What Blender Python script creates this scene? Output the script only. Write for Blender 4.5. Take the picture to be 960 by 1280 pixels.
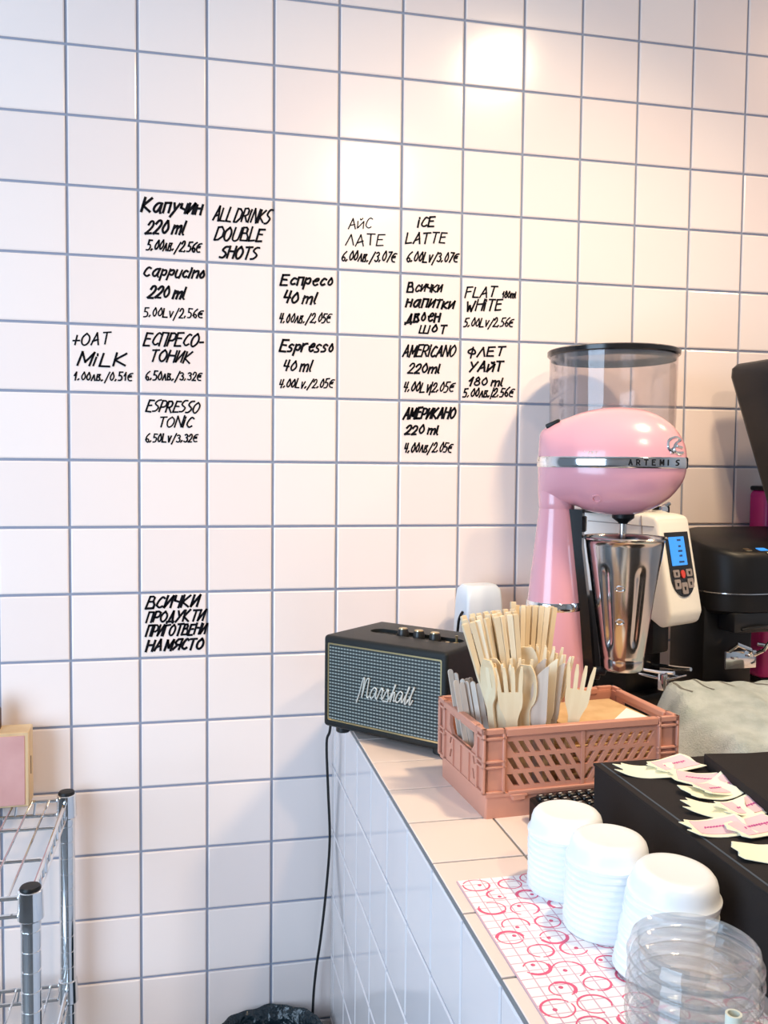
import bpy, bmesh, math, random
from mathutils import Vector, Matrix, noise
from mathutils.bvhtree import BVHTree
random.seed(7)
for _o in list(bpy.data.objects):
    bpy.data.objects.remove(_o)
# ---------------------------------------------------------------- frame of reference
# lengths are given in "tiles" (one wall tile pitch); x runs right along the wall, y is depth
# (wall at 0, room at negative y), z is height above the tiled counter top.
T = 0.11
Z0 = 0.95
C = bpy.context.scene.collection
S = bpy.context.scene
PI = math.pi


def W(x, y, z):
    return Vector((x * T, y * T, z * T + Z0))


# ---------------------------------------------------------------- camera
cd = bpy.data.cameras.new('camera')
cam = bpy.data.objects.new('camera', cd)
C.objects.link(cam)
cd.sensor_fit = 'VERTICAL'
cd.sensor_height = 24.0
cd.lens = 24.0 * 1114.9 / 1280.0
cd.clip_start = 0.02
_r = Vector((0.9775186, -0.21061377, 0.00996089))
_d = Vector((-0.00121468, -0.05286608, -0.99860087))
_f = Vector((0.21084568, 0.97613883, -0.05193341))
cm = Matrix((_r, -_d, -_f)).transposed().to_4x4()
cm.translation = W(1.7696, -13.8848, 3.7046)
cam.matrix_world = cm
S.camera = cam

# ---------------------------------------------------------------- world, lights, exposure
wd = bpy.data.worlds.new('world')
S.world = wd
wd.use_nodes = True
wd.node_tree.nodes['Background'].inputs[0].default_value = (0.62, 0.78, 1.0, 1)
wd.node_tree.nodes['Background'].inputs[1].default_value = 0.25


def area_light(name, loc, target, sx, sy, power, color, shape='RECTANGLE', spread=PI):
    ld = bpy.data.lights.new(name, 'AREA')
    ld.shape = shape
    ld.size = sx
    ld.size_y = sy
    ld.energy = power
    ld.color = color
    ld.spread = spread
    o = bpy.data.objects.new(name, ld)
    C.objects.link(o)
    o.location = loc
    o.rotation_euler = (Vector(target) - Vector(loc)).to_track_quat('-Z', 'Y').to_euler()
    return o


# warm ceiling lamp over the counter, a second one further back, and daylight from a window on the left
area_light('ceiling_lamp_light', W(9.1, -7.6, 13.6), W(4.4, -0.6, -2.4), 0.13, 0.10, 5.3, (1.0, 0.77, 0.49), spread=math.radians(95))
area_light('ceiling_lamp_light', W(7.7, -16.5, 13.6), W(5.0, 0.0, 1.0), 0.085, 0.085, 3.0, (1.0, 0.76, 0.50), spread=math.radians(100))
area_light('ceiling_lamp_light', W(15.6, -4.0, 13.6), W(11.0, -0.5, 1.5), 0.10, 0.10, 2.1, (1.0, 0.66, 0.37), spread=math.radians(105))
area_light('window_light', W(-11.5, -14.5, 3.8), W(2.0, -1.0, 1.5), 1.3, 1.6, 50, (0.56, 0.76, 1.0))
S.view_settings.view_transform = 'Standard'
S.view_settings.look = 'None'
S.view_settings.gamma = 1.0
S.view_settings.use_curve_mapping = False
S.view_settings.exposure = 0.04

# ---------------------------------------------------------------- materials


def srgb(r, g, b):
    def f(c):
        c /= 255.0
        return c / 12.92 if c <= 0.04045 else ((c + 0.055) / 1.055) ** 2.4
    return (f(r), f(g), f(b), 1.0)


def mat(name, col, rough=0.5, metal=0.0, **kw):
    m = bpy.data.materials.new(name)
    m.use_nodes = True
    b = m.node_tree.nodes['Principled BSDF']
    b.inputs['Base Color'].default_value = col
    b.inputs['Roughness'].default_value = rough
    b.inputs['Metallic'].default_value = metal
    for k, v in kw.items():
        b.inputs[k.replace('_', ' ')].default_value = v
    return m


def bump_noise(m, scale, strength, dist=0.001, detail=3):
    nt = m.node_tree
    tc = nt.nodes.new('ShaderNodeTexCoord')
    nz = nt.nodes.new('ShaderNodeTexNoise')
    nz.inputs['Scale'].default_value = scale
    nz.inputs['Detail'].default_value = detail
    bp = nt.nodes.new('ShaderNodeBump')
    bp.inputs['Strength'].default_value = strength
    bp.inputs['Distance'].default_value = dist
    nt.links.new(tc.outputs['Object'], nz.inputs['Vector'])
    nt.links.new(nz.outputs['Fac'], bp.inputs['Height'])
    nt.links.new(bp.outputs['Normal'], nt.nodes['Principled BSDF'].inputs['Normal'])
    return m


def vary(m, c1, c2, scale, detail=4, stretch=(1, 1, 1), rnd=0.0):
    """noise between two colours of the thing itself; rnd adds a per-object shift"""
    nt = m.node_tree
    tc = nt.nodes.new('ShaderNodeTexCoord')
    mp = nt.nodes.new('ShaderNodeMapping')
    mp.inputs['Scale'].default_value = stretch
    nz = nt.nodes.new('ShaderNodeTexNoise')
    nz.inputs['Scale'].default_value = scale
    nz.inputs['Detail'].default_value = detail
    cr = nt.nodes.new('ShaderNodeValToRGB')
    cr.color_ramp.elements[0].position = 0.32
    cr.color_ramp.elements[1].position = 0.68
    cr.color_ramp.elements[0].color = c1
    cr.color_ramp.elements[1].color = c2
    nt.links.new(tc.outputs['Object'], mp.inputs['Vector'])
    nt.links.new(mp.outputs['Vector'], nz.inputs['Vector'])
    if rnd:
        oi = nt.nodes.new('ShaderNodeObjectInfo')
        ad = nt.nodes.new('ShaderNodeMath')
        ad.operation = 'MULTIPLY_ADD'
        ad.inputs[1].default_value = rnd
        sb = nt.nodes.new('ShaderNodeMath')
        sb.operation = 'ADD'
        nt.links.new(oi.outputs['Random'], ad.inputs[0])
        ad.inputs[2].default_value = -rnd / 2
        nt.links.new(ad.outputs[0], sb.inputs[0])
        nt.links.new(nz.outputs['Fac'], sb.inputs[1])
        nt.links.new(sb.outputs[0], cr.inputs['Fac'])
    else:
        nt.links.new(nz.outputs['Fac'], cr.inputs['Fac'])
    nt.links.new(cr.outputs['Color'], nt.nodes['Principled BSDF'].inputs['Base Color'])
    return m


def tile_mat(name, c1, c2, rough):
    m = mat(name, c1, rough)
    nt = m.node_tree
    ge = nt.nodes.new('ShaderNodeNewGeometry')
    cr = nt.nodes.new('ShaderNodeValToRGB')
    cr.color_ramp.elements[0].color = c1
    cr.color_ramp.elements[1].color = c2
    nt.links.new(ge.outputs['Random Per Island'], cr.inputs['Fac'])
    nt.links.new(cr.outputs['Color'], nt.nodes['Principled BSDF'].inputs['Base Color'])
    tc = nt.nodes.new('ShaderNodeTexCoord')
    nz = nt.nodes.new('ShaderNodeTexNoise')
    nz.inputs['Scale'].default_value = 9
    nz.inputs['Detail'].default_value = 1
    bp = nt.nodes.new('ShaderNodeBump')
    bp.inputs['Strength'].default_value = 0.12
    bp.inputs['Distance'].default_value = 0.004
    nt.links.new(tc.outputs['Object'], nz.inputs['Vector'])
    nt.links.new(nz.outputs['Fac'], bp.inputs['Height'])
    nt.links.new(bp.outputs['Normal'], nt.nodes['Principled BSDF'].inputs['Normal'])
    return m


def clear_mat(name, tint, fac=0.10, gloss=0.06, cap=0.25):
    """thin clear plastic: mostly transparent, a little haze, a fresnel gloss"""
    m = bpy.data.materials.new(name)
    m.use_nodes = True
    nt = m.node_tree
    nt.nodes.clear()
    out = nt.nodes.new('ShaderNodeOutputMaterial')
    tr = nt.nodes.new('ShaderNodeBsdfTransparent')
    tr.inputs[0].default_value = tint
    df = nt.nodes.new('ShaderNodeBsdfDiffuse')
    df.inputs[0].default_value = (0.85, 0.86, 0.86, 1)
    gl = nt.nodes.new('ShaderNodeBsdfGlossy')
    gl.inputs['Roughness'].default_value = gloss
    fr = nt.nodes.new('ShaderNodeFresnel')
    fr.inputs[0].default_value = 1.5
    m1 = nt.nodes.new('ShaderNodeMixShader')
    m1.inputs[0].default_value = fac
    m2 = nt.nodes.new('ShaderNodeMixShader')
    nt.links.new(tr.outputs[0], m1.inputs[1])
    nt.links.new(df.outputs[0], m1.inputs[2])
    sc = nt.nodes.new('ShaderNodeMath')
    sc.operation = 'MINIMUM'
    sc.inputs[1].default_value = cap
    nt.links.new(fr.outputs[0], sc.inputs[0])
    nt.links.new(sc.outputs[0], m2.inputs[0])
    nt.links.new(m1.outputs[0], m2.inputs[1])
    nt.links.new(gl.outputs[0], m2.inputs[2])
    nt.links.new(m2.outputs[0], out.inputs[0])
    return m


def emit_mat(name, col, strength):
    m = mat(name, col, 0.25)
    b = m.node_tree.nodes['Principled BSDF']
    b.inputs['Emission Color'].default_value = col
    b.inputs['Emission Strength'].default_value = strength
    return m


MT = {}
MT['tile'] = tile_mat('pink_tile', srgb(243, 226, 219), srgb(248, 233, 226), 0.16)
MT['grout'] = bump_noise(mat('blue_grey_grout', srgb(150, 156, 173), 0.9), 900, 0.3)
MT['face_tile'] = tile_mat('counter_face_tile', srgb(222, 214, 214), srgb(229, 220, 218), 0.10)
MT['top_tile'] = tile_mat('counter_top_tile', srgb(236, 216, 206), srgb(243, 225, 214), 0.22)
MT['face_grout'] = mat('pale_blue_grout', srgb(150, 182, 222), 0.8)
MT['top_grout'] = mat('grey_grout', srgb(128, 124, 122), 0.9)
MT['ink'] = mat('black_marker', (0.006, 0.006, 0.009, 1), 0.5, 0.0, Specular_IOR_Level=0.08)
MT['plaster'] = mat('white_plaster', srgb(225, 220, 215), 0.9)
MT['floor'] = vary(mat('grey_floor', srgb(120, 120, 122), 0.5), srgb(105, 105, 108), srgb(135, 134, 132), 6)
MT['leather'] = bump_noise(mat('black_leatherette', (0.010, 0.012, 0.012, 1), 0.45, 0.0, Specular_IOR_Level=0.3), 1600, 0.6, 0.0006)
MT['brass'] = mat('brass', (0.75, 0.58, 0.30, 1), 0.28, 1.0)
MT['knobblack'] = mat('black_knob', (0.015, 0.015, 0.015, 1), 0.35)
MT['whitescript'] = mat('white_metal_script', (0.70, 0.70, 0.64, 1), 0.3, 0.3)
MT['pink'] = bump_noise(mat('pink_enamel', srgb(222, 160, 172), 0.22, 0.0, Coat_Weight=0.6, Coat_Roughness=0.08), 1200, 0.05)
MT['chrome'] = mat('chrome', (0.78, 0.79, 0.80, 1), 0.10, 1.0)
MT['steel'] = mat('stainless_steel', (0.62, 0.61, 0.60, 1), 0.16, 1.0)
MT['black'] = mat('black_plastic', (0.008, 0.008, 0.009, 1), 0.4, 0.0, Specular_IOR_Level=0.28)
MT['glossblack'] = mat('gloss_black_plastic', (0.010, 0.010, 0.011, 1), 0.18)
MT['cream'] = mat('cream_white_plastic', srgb(243, 240, 233), 0.35)
MT['lcd'] = emit_mat('blue_screen', (0.04, 0.28, 0.85, 1), 0.55)
MT['lcdink'] = mat('screen_ink', (0.02, 0.07, 0.25, 1), 0.4)
MT['btn'] = mat('grey_button', srgb(150, 140, 138), 0.5)
MT['red'] = mat('red_button', srgb(215, 70, 60), 0.4)
MT['clear'] = clear_mat('clear_hopper', (0.95, 0.92, 0.92, 1), 0.06, 0.06, 0.16)
MT['clearlid'] = clear_mat('clear_lid_plastic', (0.975, 0.975, 0.975, 1), 0.09, 0.05, 0.34)
MT['crate'] = bump_noise(mat('terracotta_plastic', srgb(202, 142, 120), 0.45), 500, 0.08)
MT['wood'] = vary(mat('birch_wood', srgb(226, 200, 156), 0.6), srgb(226, 202, 162), srgb(244, 228, 196), 60, 3, (1, 1, 0.12), 0.35)
MT['stick'] = vary(mat('bamboo', srgb(222, 200, 160), 0.55), srgb(222, 200, 164), srgb(246, 234, 208), 90, 3, (1, 1, 0.08), 0.4)
MT['greywood'] = vary(mat('pale_stirrer_wood', srgb(206, 192, 178), 0.6), srgb(186, 170, 156), srgb(222, 210, 196), 60, 3, (1, 1, 0.1), 0.35)
MT['kraft'] = vary(mat('kraft_paper', srgb(206, 170, 124), 0.8), srgb(198, 160, 114), srgb(214, 180, 134), 40, 4)
MT['paper'] = mat('white_paper', srgb(240, 238, 232), 0.8)
MT['lid'] = mat('white_lid_plastic', srgb(240, 242, 242), 0.35, 0.0, Subsurface_Weight=0.15, Subsurface_Radius=(0.004, 0.004, 0.004))
MT['boxblack'] = bump_noise(mat('black_card', srgb(40, 36, 35), 0.75, 0.0, Specular_IOR_Level=0.2), 700, 0.15)
MT['edgeblue'] = mat('worn_blue_edge', srgb(62, 74, 86), 0.6)
MT['cloth'] = bump_noise(vary(mat('grey_cloth', srgb(186, 190, 180), 0.95), srgb(160, 170, 168), srgb(194, 202, 200), 26, 9), 420, 0.8, 0.002)
MT['clothdark'] = mat('dark_grey_stripe', srgb(112, 112, 108), 0.95)
MT['magenta'] = mat('magenta_enamel', srgb(176, 26, 112), 0.3)
MT['darkpart'] = mat('dark_metal', (0.03, 0.03, 0.032, 1), 0.3, 0.6)
MT['tagpaper'] = mat('pale_yellow_card', srgb(250, 246, 218), 0.7)
MT['tagpink'] = mat('pink_print', srgb(240, 200, 208), 0.7)
MT['taginkm'] = mat('magenta_ink', srgb(196, 80, 150), 0.7)
MT['matink'] = mat('pink_ink', srgb(226, 92, 128), 0.6)
MT['binbag'] = bump_noise(mat('black_bin_bag', (0.010, 0.020, 0.026, 1), 0.22), 60, 0.7, 0.01)
MT['pinkboard'] = vary(mat('pink_board', srgb(214, 150, 148), 0.7), srgb(200, 148, 142), srgb(214, 164, 158), 14)
MT['palewood'] = vary(mat('pale_wood', srgb(214, 182, 140), 0.6), srgb(204, 168, 124), srgb(224, 196, 156), 20, 4, (1, 1, 0.15))
MT['bluewhite'] = mat('white_plastic', srgb(224, 232, 240), 0.3)
MT['cord'] = mat('black_cord', (0.01, 0.01, 0.01, 1), 0.5)
MT['straw'] = mat('pale_paper_straw', srgb(222, 222, 204), 0.5)
MT['smokedhopper'] = mat('smoked_black_plastic', (0.010, 0.011, 0.014, 1), 0.25, 0.0, Specular_IOR_Level=0.3)
MT['brown'] = mat('dark_brown', srgb(74, 48, 38), 0.5)


def grille_mat():
    m = mat('woven_grille_cloth', (0.4, 0.45, 0.43, 1), 0.5)
    nt = m.node_tree
    tc = nt.nodes.new('ShaderNodeTexCoord')
    sp = nt.nodes.new('ShaderNodeSeparateXYZ')
    nt.links.new(tc.outputs['Object'], sp.inputs[0])

    def wave(sock, freq, ph=0.0):
        a = nt.nodes.new('ShaderNodeMath'); a.operation = 'MULTIPLY_ADD'
        a.inputs[1].default_value = freq; a.inputs[2].default_value = ph
        nt.links.new(sock, a.inputs[0])
        s = nt.nodes.new('ShaderNodeMath'); s.operation = 'SINE'
        nt.links.new(a.outputs[0], s.inputs[0])
        return s.outputs[0]
    k = 2 * PI / T
    wx = wave(sp.outputs['X'], k * 20.0)
    wz = wave(sp.outputs['Z'], k * 22.5)
    ux = nt.nodes.new('ShaderNodeMath'); ux.operation = 'MULTIPLY_ADD'
    nt.links.new(wx, ux.inputs[0]); ux.inputs[1].default_value = 0.32; ux.inputs[2].default_value = 0.68
    uz = nt.nodes.new('ShaderNodeMath'); uz.operation = 'MULTIPLY_ADD'
    nt.links.new(wz, uz.inputs[0]); uz.inputs[1].default_value = 0.5; uz.inputs[2].default_value = 0.25
    sc = nt.nodes.new('ShaderNodeMath'); sc.operation = 'MULTIPLY'
    nt.links.new(ux.outputs[0], sc.inputs[0]); nt.links.new(uz.outputs[0], sc.inputs[1])
    cr = nt.nodes.new('ShaderNodeValToRGB')
    cr.color_ramp.elements[0].position = 0.12
    cr.color_ramp.elements[0].color = (0.015, 0.022, 0.022, 1)
    cr.color_ramp.elements[1].position = 0.85
    cr.color_ramp.elements[1].color = (0.50, 0.55, 0.50, 1)
    nt.links.new(sc.outputs[0], cr.inputs['Fac'])
    nt.links.new(cr.outputs['Color'], nt.nodes['Principled BSDF'].inputs['Base Color'])
    return m


MT['grille'] = grille_mat()


def sheet_mat():
    m = mat('printed_sheet', srgb(250, 246, 246), 0.5)
    nt = m.node_tree
    tc = nt.nodes.new('ShaderNodeTexCoord')
    sp = nt.nodes.new('ShaderNodeSeparateXYZ')
    nt.links.new(tc.outputs['Object'], sp.inputs[0])

    def line(sock, pitch, wid):
        a = nt.nodes.new('ShaderNodeMath'); a.operation = 'DIVIDE'
        a.inputs[1].default_value = pitch
        nt.links.new(sock, a.inputs[0])
        fr = nt.nodes.new('ShaderNodeMath'); fr.operation = 'FRACT'
        nt.links.new(a.outputs[0], fr.inputs[0])
        lt = nt.nodes.new('ShaderNodeMath'); lt.operation = 'LESS_THAN'
        lt.inputs[1].default_value = wid
        nt.links.new(fr.outputs[0], lt.inputs[0])
        return lt.outputs[0]
    a = line(sp.outputs['X'], T * 0.105, 0.10)
    b = line(sp.outputs['Y'], T * 0.105, 0.10)
    mx = nt.nodes.new('ShaderNodeMath'); mx.operation = 'MAXIMUM'
    nt.links.new(a, mx.inputs[0]); nt.links.new(b, mx.inputs[1])
    mc = nt.nodes.new('ShaderNodeMix'); mc.data_type = 'RGBA'
    mc.inputs['A'].default_value = srgb(250, 246, 246)
    mc.inputs['B'].default_value = srgb(214, 176, 190)
    nt.links.new(mx.outputs[0], mc.inputs['Factor'])
    nt.links.new(mc.outputs['Result'], nt.nodes['Principled BSDF'].inputs['Base Color'])
    return m


MT['sheet'] = sheet_mat()

# ---------------------------------------------------------------- mesh helpers


class MB:
    """collects shapes (in tiles) for ONE mesh object"""

    def __init__(self):
        self.bm = bmesh.new()
        self.M = Matrix.Identity(4)
        self.mi = 0

    def _fin(self, verts, faces, smooth=None):
        for v in verts:
            v.co = self.M @ v.co
        for f in faces:
            f.material_index = self.mi

    def box(self, lo, hi, bev=0.0, seg=2):
        lo, hi = Vector(lo), Vector(hi)
        t = bmesh.new()
        bmesh.ops.create_cube(t, size=1.0)
        for v in t.verts:
            v.co = Vector([(lo[i] + hi[i]) / 2 + v.co[i] * (hi[i] - lo[i]) for i in range(3)])
        if bev:
            bmesh.ops.bevel(t, geom=t.edges[:], offset=bev, segments=seg, profile=0.5, affect='EDGES')
        self.add(t)
        return self

    def add(self, t, M=None):
        mp = {}
        for v in t.verts:
            co = v.co if M is None else M @ v.co
            mp[v] = self.bm.verts.new(self.M @ co)
        for f in t.faces:
            try:
                g = self.bm.faces.new([mp[v] for v in f.verts])
                g.material_index = self.mi
            except ValueError:
                pass
        t.free()
        return self

    def rings(self, rings, closed=True, cap0=True, cap1=True):
        """loft through rings of points"""
        vs = [[self.bm.verts.new(self.M @ Vector(p)) for p in r] for r in rings]
        n = len(vs[0])
        for a, b in zip(vs[:-1], vs[1:]):
            for i in range(n if closed else n - 1):
                j = (i + 1) % n
                try:
                    self.bm.faces.new((a[i], a[j], b[j], b[i])).material_index = self.mi
                except ValueError:
                    pass
        if cap0:
            self.bm.faces.new(list(reversed(vs[0]))).material_index = self.mi
        if cap1:
            self.bm.faces.new(vs[-1]).material_index = self.mi
        return self

    def lathe(self, prof, c=(0, 0, 0), n=48, cap0=True, cap1=True, rfun=None):
        rs = []
        for (r, z) in prof:
            ring = []
            for i in range(n):
                a = 2 * PI * i / n
                rr = max(r, 1e-4) if rfun is None else max(rfun(r, z, a), 1e-4)
                ring.append((c[0] + rr * math.cos(a), c[1] + rr * math.sin(a), c[2] + z))
            rs.append(ring)
        return self.rings(rs, True, cap0, cap1)

    def tube(self, pts, r, n=10, caps=True, closed=False):
        pts = [Vector(p) for p in pts]
        rs = []
        up = None
        m = len(pts)
        for i, p in enumerate(pts):
            if closed:
                d = (pts[(i + 1) % m] - pts[i - 1]).normalized()
            else:
                d = (pts[min(i + 1, m - 1)] - pts[max(i - 1, 0)]).normalized()
            if up is None:
                up = Vector((0, 0, 1)) if abs(d.z) < 0.9 else Vector((1, 0, 0))
            s = d.cross(up).normalized()
            up = s.cross(d).normalized()
            rr = r[i] if isinstance(r, (list, tuple)) else r
            rs.append([p + (s * math.cos(2 * PI * k / n) + up * math.sin(2 * PI * k / n)) * rr for k in range(n)])
        if closed:
            rs.append(rs[0])
            return self.rings(rs, True, False, False)
        return self.rings(rs, True, caps, caps)

    def prism(self, outline, h0, h1, axis='z', holes=()):
        """extrude a 2D outline (with holes) from h0 to h1 along an axis"""
        t = bmesh.new()
        es = []
        for loop in [outline] + list(holes):
            vs = [t.verts.new((p[0], p[1], 0)) for p in loop]
            for i in range(len(vs)):
                es.append(t.edges.new((vs[i], vs[(i + 1) % len(vs)])))
        if holes:
            bmesh.ops.triangle_fill(t, use_beauty=True, use_dissolve=False, edges=es, normal=(0, 0, 1))
        else:
            t.faces.new(t.verts[:])
        bmesh.ops.recalc_face_normals(t, faces=t.faces[:])
        ex = bmesh.ops.extrude_face_region(t, geom=t.faces[:])
        top = [g for g in ex['geom'] if isinstance(g, bmesh.types.BMVert)]
        for v in t.verts:
            v.co.z = h0
        for v in top:
            v.co.z = h1
        for v in t.verts:
            x, y, z = v.co
            if axis == 'x':
                v.co = Vector((z, x, y))
            elif axis == 'y':
                v.co = Vector((x, z, y))
        bmesh.ops.recalc_face_normals(t, faces=t.faces[:])
        return self.add(t)

    def build(self, name, mats, parent=None, loc=None, yaw=0.0, angle=38, fix=True):
        bm = self.bm
        if fix:
            bmesh.ops.recalc_face_normals(bm, faces=bm.faces[:])
        for v in bm.verts:
            v.co *= T
        ca = math.radians(angle)
        for f in bm.faces:
            f.smooth = True
        for e in bm.edges:
            if len(e.link_faces) == 2:
                e.smooth = e.calc_face_angle(0) < ca
            else:
                e.smooth = True
        me = bpy.data.meshes.new(name)
        bm.to_mesh(me)
        bm.free()
        for m in (mats if isinstance(mats, (list, tuple)) else [mats]):
            me.materials.append(MT[m])
        o = bpy.data.objects.new(name, me)
        C.objects.link(o)
        if parent is not None:
            o.parent = parent
        if parent is None:
            o.location = W(*(loc or (0, 0, 0)))
            o.rotation_euler = (0, 0, yaw)
        return o


def tag(o, label=None, cat=None, group=None, kind=None):
    if label: o['label'] = label
    if cat: o['category'] = cat
    if group: o['group'] = group
    if kind: o['kind'] = kind
    return o


def thing(name, label, cat, loc, yaw=0.0, group=None):
    o = bpy.data.objects.new(name, None)
    o.empty_display_size = 0.03
    C.objects.link(o)
    o.location = W(*loc)
    o.rotation_euler = (0, 0, yaw)
    return tag(o, label, cat, group)


def copy_tree(o, parent=None):
    c = o.copy()
    C.objects.link(c)
    if parent is not None:
        c.parent = parent
    for ch in list(o.children):
        copy_tree(ch, c)
    return c


def cut(o, cutter):
    """boolean difference baked into o's mesh, cutter removed"""
    md = o.modifiers.new('cut', 'BOOLEAN')
    md.operation = 'DIFFERENCE'
    md.solver = 'EXACT'
    md.object = cutter
    bpy.context.view_layer.update()
    dg = bpy.context.evaluated_depsgraph_get()
    me = bpy.data.meshes.new_from_object(o.evaluated_get(dg))
    o.modifiers.clear()
    old = o.data
    o.data = me
    me.name = old.name
    bpy.data.objects.remove(cutter)
    bm = bmesh.new()
    bm.from_mesh(me)
    for e in bm.edges:
        if len(e.link_faces) == 2:
            e.smooth = e.calc_face_angle(0) < math.radians(30)
    bm.to_mesh(me)
    bm.free()


def stadium(cx, cy, hw, hh, n=10):
    """rounded-end slot outline, half width hw, half height hh"""
    pts = []
    for i in range(n + 1):
        a = -PI / 2 + PI * i / n
        pts.append((cx + hw - hh + hh * math.cos(a), cy + hh * math.sin(a)))
    for i in range(n + 1):
        a = PI / 2 + PI * i / n
        pts.append((cx - hw + hh + hh * math.cos(a), cy + hh * math.sin(a)))
    return pts


def rrect(x0, y0, x1, y1, r, n=5):
    pts = []
    for cx, cy, a0 in ((x1 - r, y1 - r, 0), (x0 + r, y1 - r, PI / 2), (x0 + r, y0 + r, PI), (x1 - r, y0 + r, 1.5 * PI)):
        for i in range(n + 1):
            a = a0 + PI / 2 * i / n
            pts.append((cx + r * math.cos(a), cy + r * math.sin(a)))
    return pts


# ---------------------------------------------------------------- handwriting: a stroke alphabet
# pairs of digits: x then y (baseline 2, cap height 9); ';' parts strokes, '~' rounds a stroke
G = {
    'A': '02 39 62;14 55', 'B': '02 09 39 48 46 06;46 64 62 02', 'C': '~58 39 17 04 13 32 53', 'D': '02 09 39 67 64 32 02',
    'E': '59 09 02 52;06 46', 'F': '59 09 02;06 46', 'H': '02 09;62 69;06 66', 'i': '02 07;08 09', 'I': '02 09', 'K': '02 09;59 05 62',
    'L': '09 02 52', 'M': '02 09 34 69 62', 'N': '02 09 62 69', 'O': '~39 07 04 22 42 64 67 39', 'P': '02 09 39 58 56 35 05',
    'R': '02 09 39 58 56 35 05;25 62', 'S': '~59 29 07 16 45 54 32 02', 'T': '09 69;39 32', 'U': '~09 03 22 42 63 69', 'W': '09 22 36 52 79',
    'a': '~57 27 04 22 43 57;57 53 62', 'c': '~46 27 04 22 43', 'e': '~05 45 47 27 04 22 43', 'h': '02 09;~05 37 46 42', 'l': '09 03 12',
    'm': '02 07;~05 27 36 32;~35 57 66 62', 'n': '02 07;~05 37 46 42', 'o': '~27 04 22 44 27', 'p': '00 07;~06 37 45 33 04',
    'r': '02 07;~05 27 47', 's': '~46 27 05 34 32 02', 'u': '~07 03 22 43;47 42', 'v': '07 22 47',
    '0': '~29 06 04 22 44 46 29', '1': '06 29 22', '2': '~07 19 39 47 35 02;02 42', '3': '~08 29 47 26;~26 45 43 22 03',
    '4': '09 05 45;39 32', '5': '49 09 06;~06 36 44 32 02', '6': '~49 17 04 22 42 44 25 04', '7': '09 49 12',
    '8': '~29 07 26 45 43 22 03 05 26 47 29', '.': '02 13', '/': '00 49', '|': '00 09', '-': '05 35', '+': '05 55;28 23',
    '€': '~58 28 06 04 22 52;06 46;05 45', ' ': '',
    'п': '02 07 47 42', 'у': '07 24;47 00', 'ч': '07 05 44;47 42', 'и': '07 02 47 42', 'н': '02 07;42 47;05 45', 'П': '02 09 59 52',
    'И': '09 02 59 52', 'Й': '07 02 57 52;~29 28 38 49', 'Л': '02 39 62', 'У': '09 35;69 12', 'Ф': '~38 07 05 34 64 66 38;39 31',
    'Д': '02 62;12 39 52;01 02;62 61', 'Г': '02 09 59', 'Я': '62 69 29 07 25 65;35 02', 'Ч': '09 06 55;59 52', 'л': '02 27 42',
    'в': '02 07 37 25 05;25 43 32 02', 'к': '02 07;47 04 42', 'т': '07 47;27 22', 'й': '07 02 47 42;~19 18 28 39', 'д': '02 52;12 37 42;01 02;52 51',
    'ш': '07 02 62 67;37 32',
}
for a_, b_ in zip('КаЕСРОТНМАВсрео', 'KaECPOTHMABcpeo'):
    G[a_] = G[b_]


def chaikin(p, n=2):
    for _ in range(n):
        q = [p[0]]
        for a, b in zip(p[:-1], p[1:]):
            q += [(a[0] * .75 + b[0] * .25, a[1] * .75 + b[1] * .25), (a[0] * .25 + b[0] * .75, a[1] * .25 + b[1] * .75)]
        q.append(p[-1])
        p = q
    return p


def strokes(text, slant=0.22, jit=0.05, rng=random):
    """polylines for a text, cap height 1, and its width"""
    out = []
    x = 0.0
    for ch in text:
        g = G[ch]
        w = 0.32
        if g:
            mx = 0
            sy = 1 + rng.uniform(-jit, jit)
            dy = rng.uniform(-jit, jit) * 0.8
            sl = slant + rng.uniform(-jit, jit)
            for st in g.split(';'):
                rnd = st[0] == '~'
                pts = []
                for pr in st.lstrip('~').split():
                    gx, gy = int(pr[0]) / 7.0, (int(pr[1]) - 2) / 7.0
                    mx = max(mx, gx)
                    gx += rng.uniform(-jit, jit) * 0.5
                    gy = gy * sy + dy + rng.uniform(-jit, jit) * 0.5
                    pts.append((x + gx + gy * sl, gy))
                if rnd:
                    pts = chaikin(pts)
                out.append(pts)
            w = mx + (0.42 if ch in 'il1.' else 0.27)
        x += w
    return out, x - 0.26


def ribbon(mb, pts, wid, put):
    """flat stroke of a given width through 2D points; put() maps (u, v) to 3D"""
    h = wid / 2
    n = len(pts)
    for i in range(1, n - 1):
        d0 = Vector(pts[i]) - Vector(pts[i - 1])
        d1 = Vector(pts[i + 1]) - Vector(pts[i])
        if d0.length > 1e-7 and d1.length > 1e-7 and d0.normalized().dot(d1.normalized()) < 0.6:
            ribbon(mb, pts[:i + 1], wid, put)
            ribbon(mb, pts[i:], wid, put)
            return
    L, R_ = [], []
    for i in range(n):
        a = Vector(pts[max(i - 1, 0)]); b = Vector(pts[min(i + 1, n - 1)])
        d = (b - a)
        if d.length < 1e-6: d = Vector((1, 0))
        d.normalize()
        nn = Vector((-d.y, d.x))
        p = Vector(pts[i])
        if 0 < i < n - 1:
            d1 = (p - a).normalized()
            c = max(0.55, abs(d1.x * d.x + d1.y * d.y))
        else:
            c = 1.0
            p = p + d * (h * 0.8 if i else -h * 0.8)
        L.append(p + nn * h / c); R_.append(p - nn * h / c)
    lv = [mb.bm.verts.new(mb.M @ Vector(put(*p))) for p in L]
    rv = [mb.bm.verts.new(mb.M @ Vector(put(*p))) for p in R_]
    for i in range(n - 1):
        f = mb.bm.faces.new((lv[i], rv[i], rv[i + 1], lv[i + 1]))
        f.material_index = mb.mi

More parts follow.
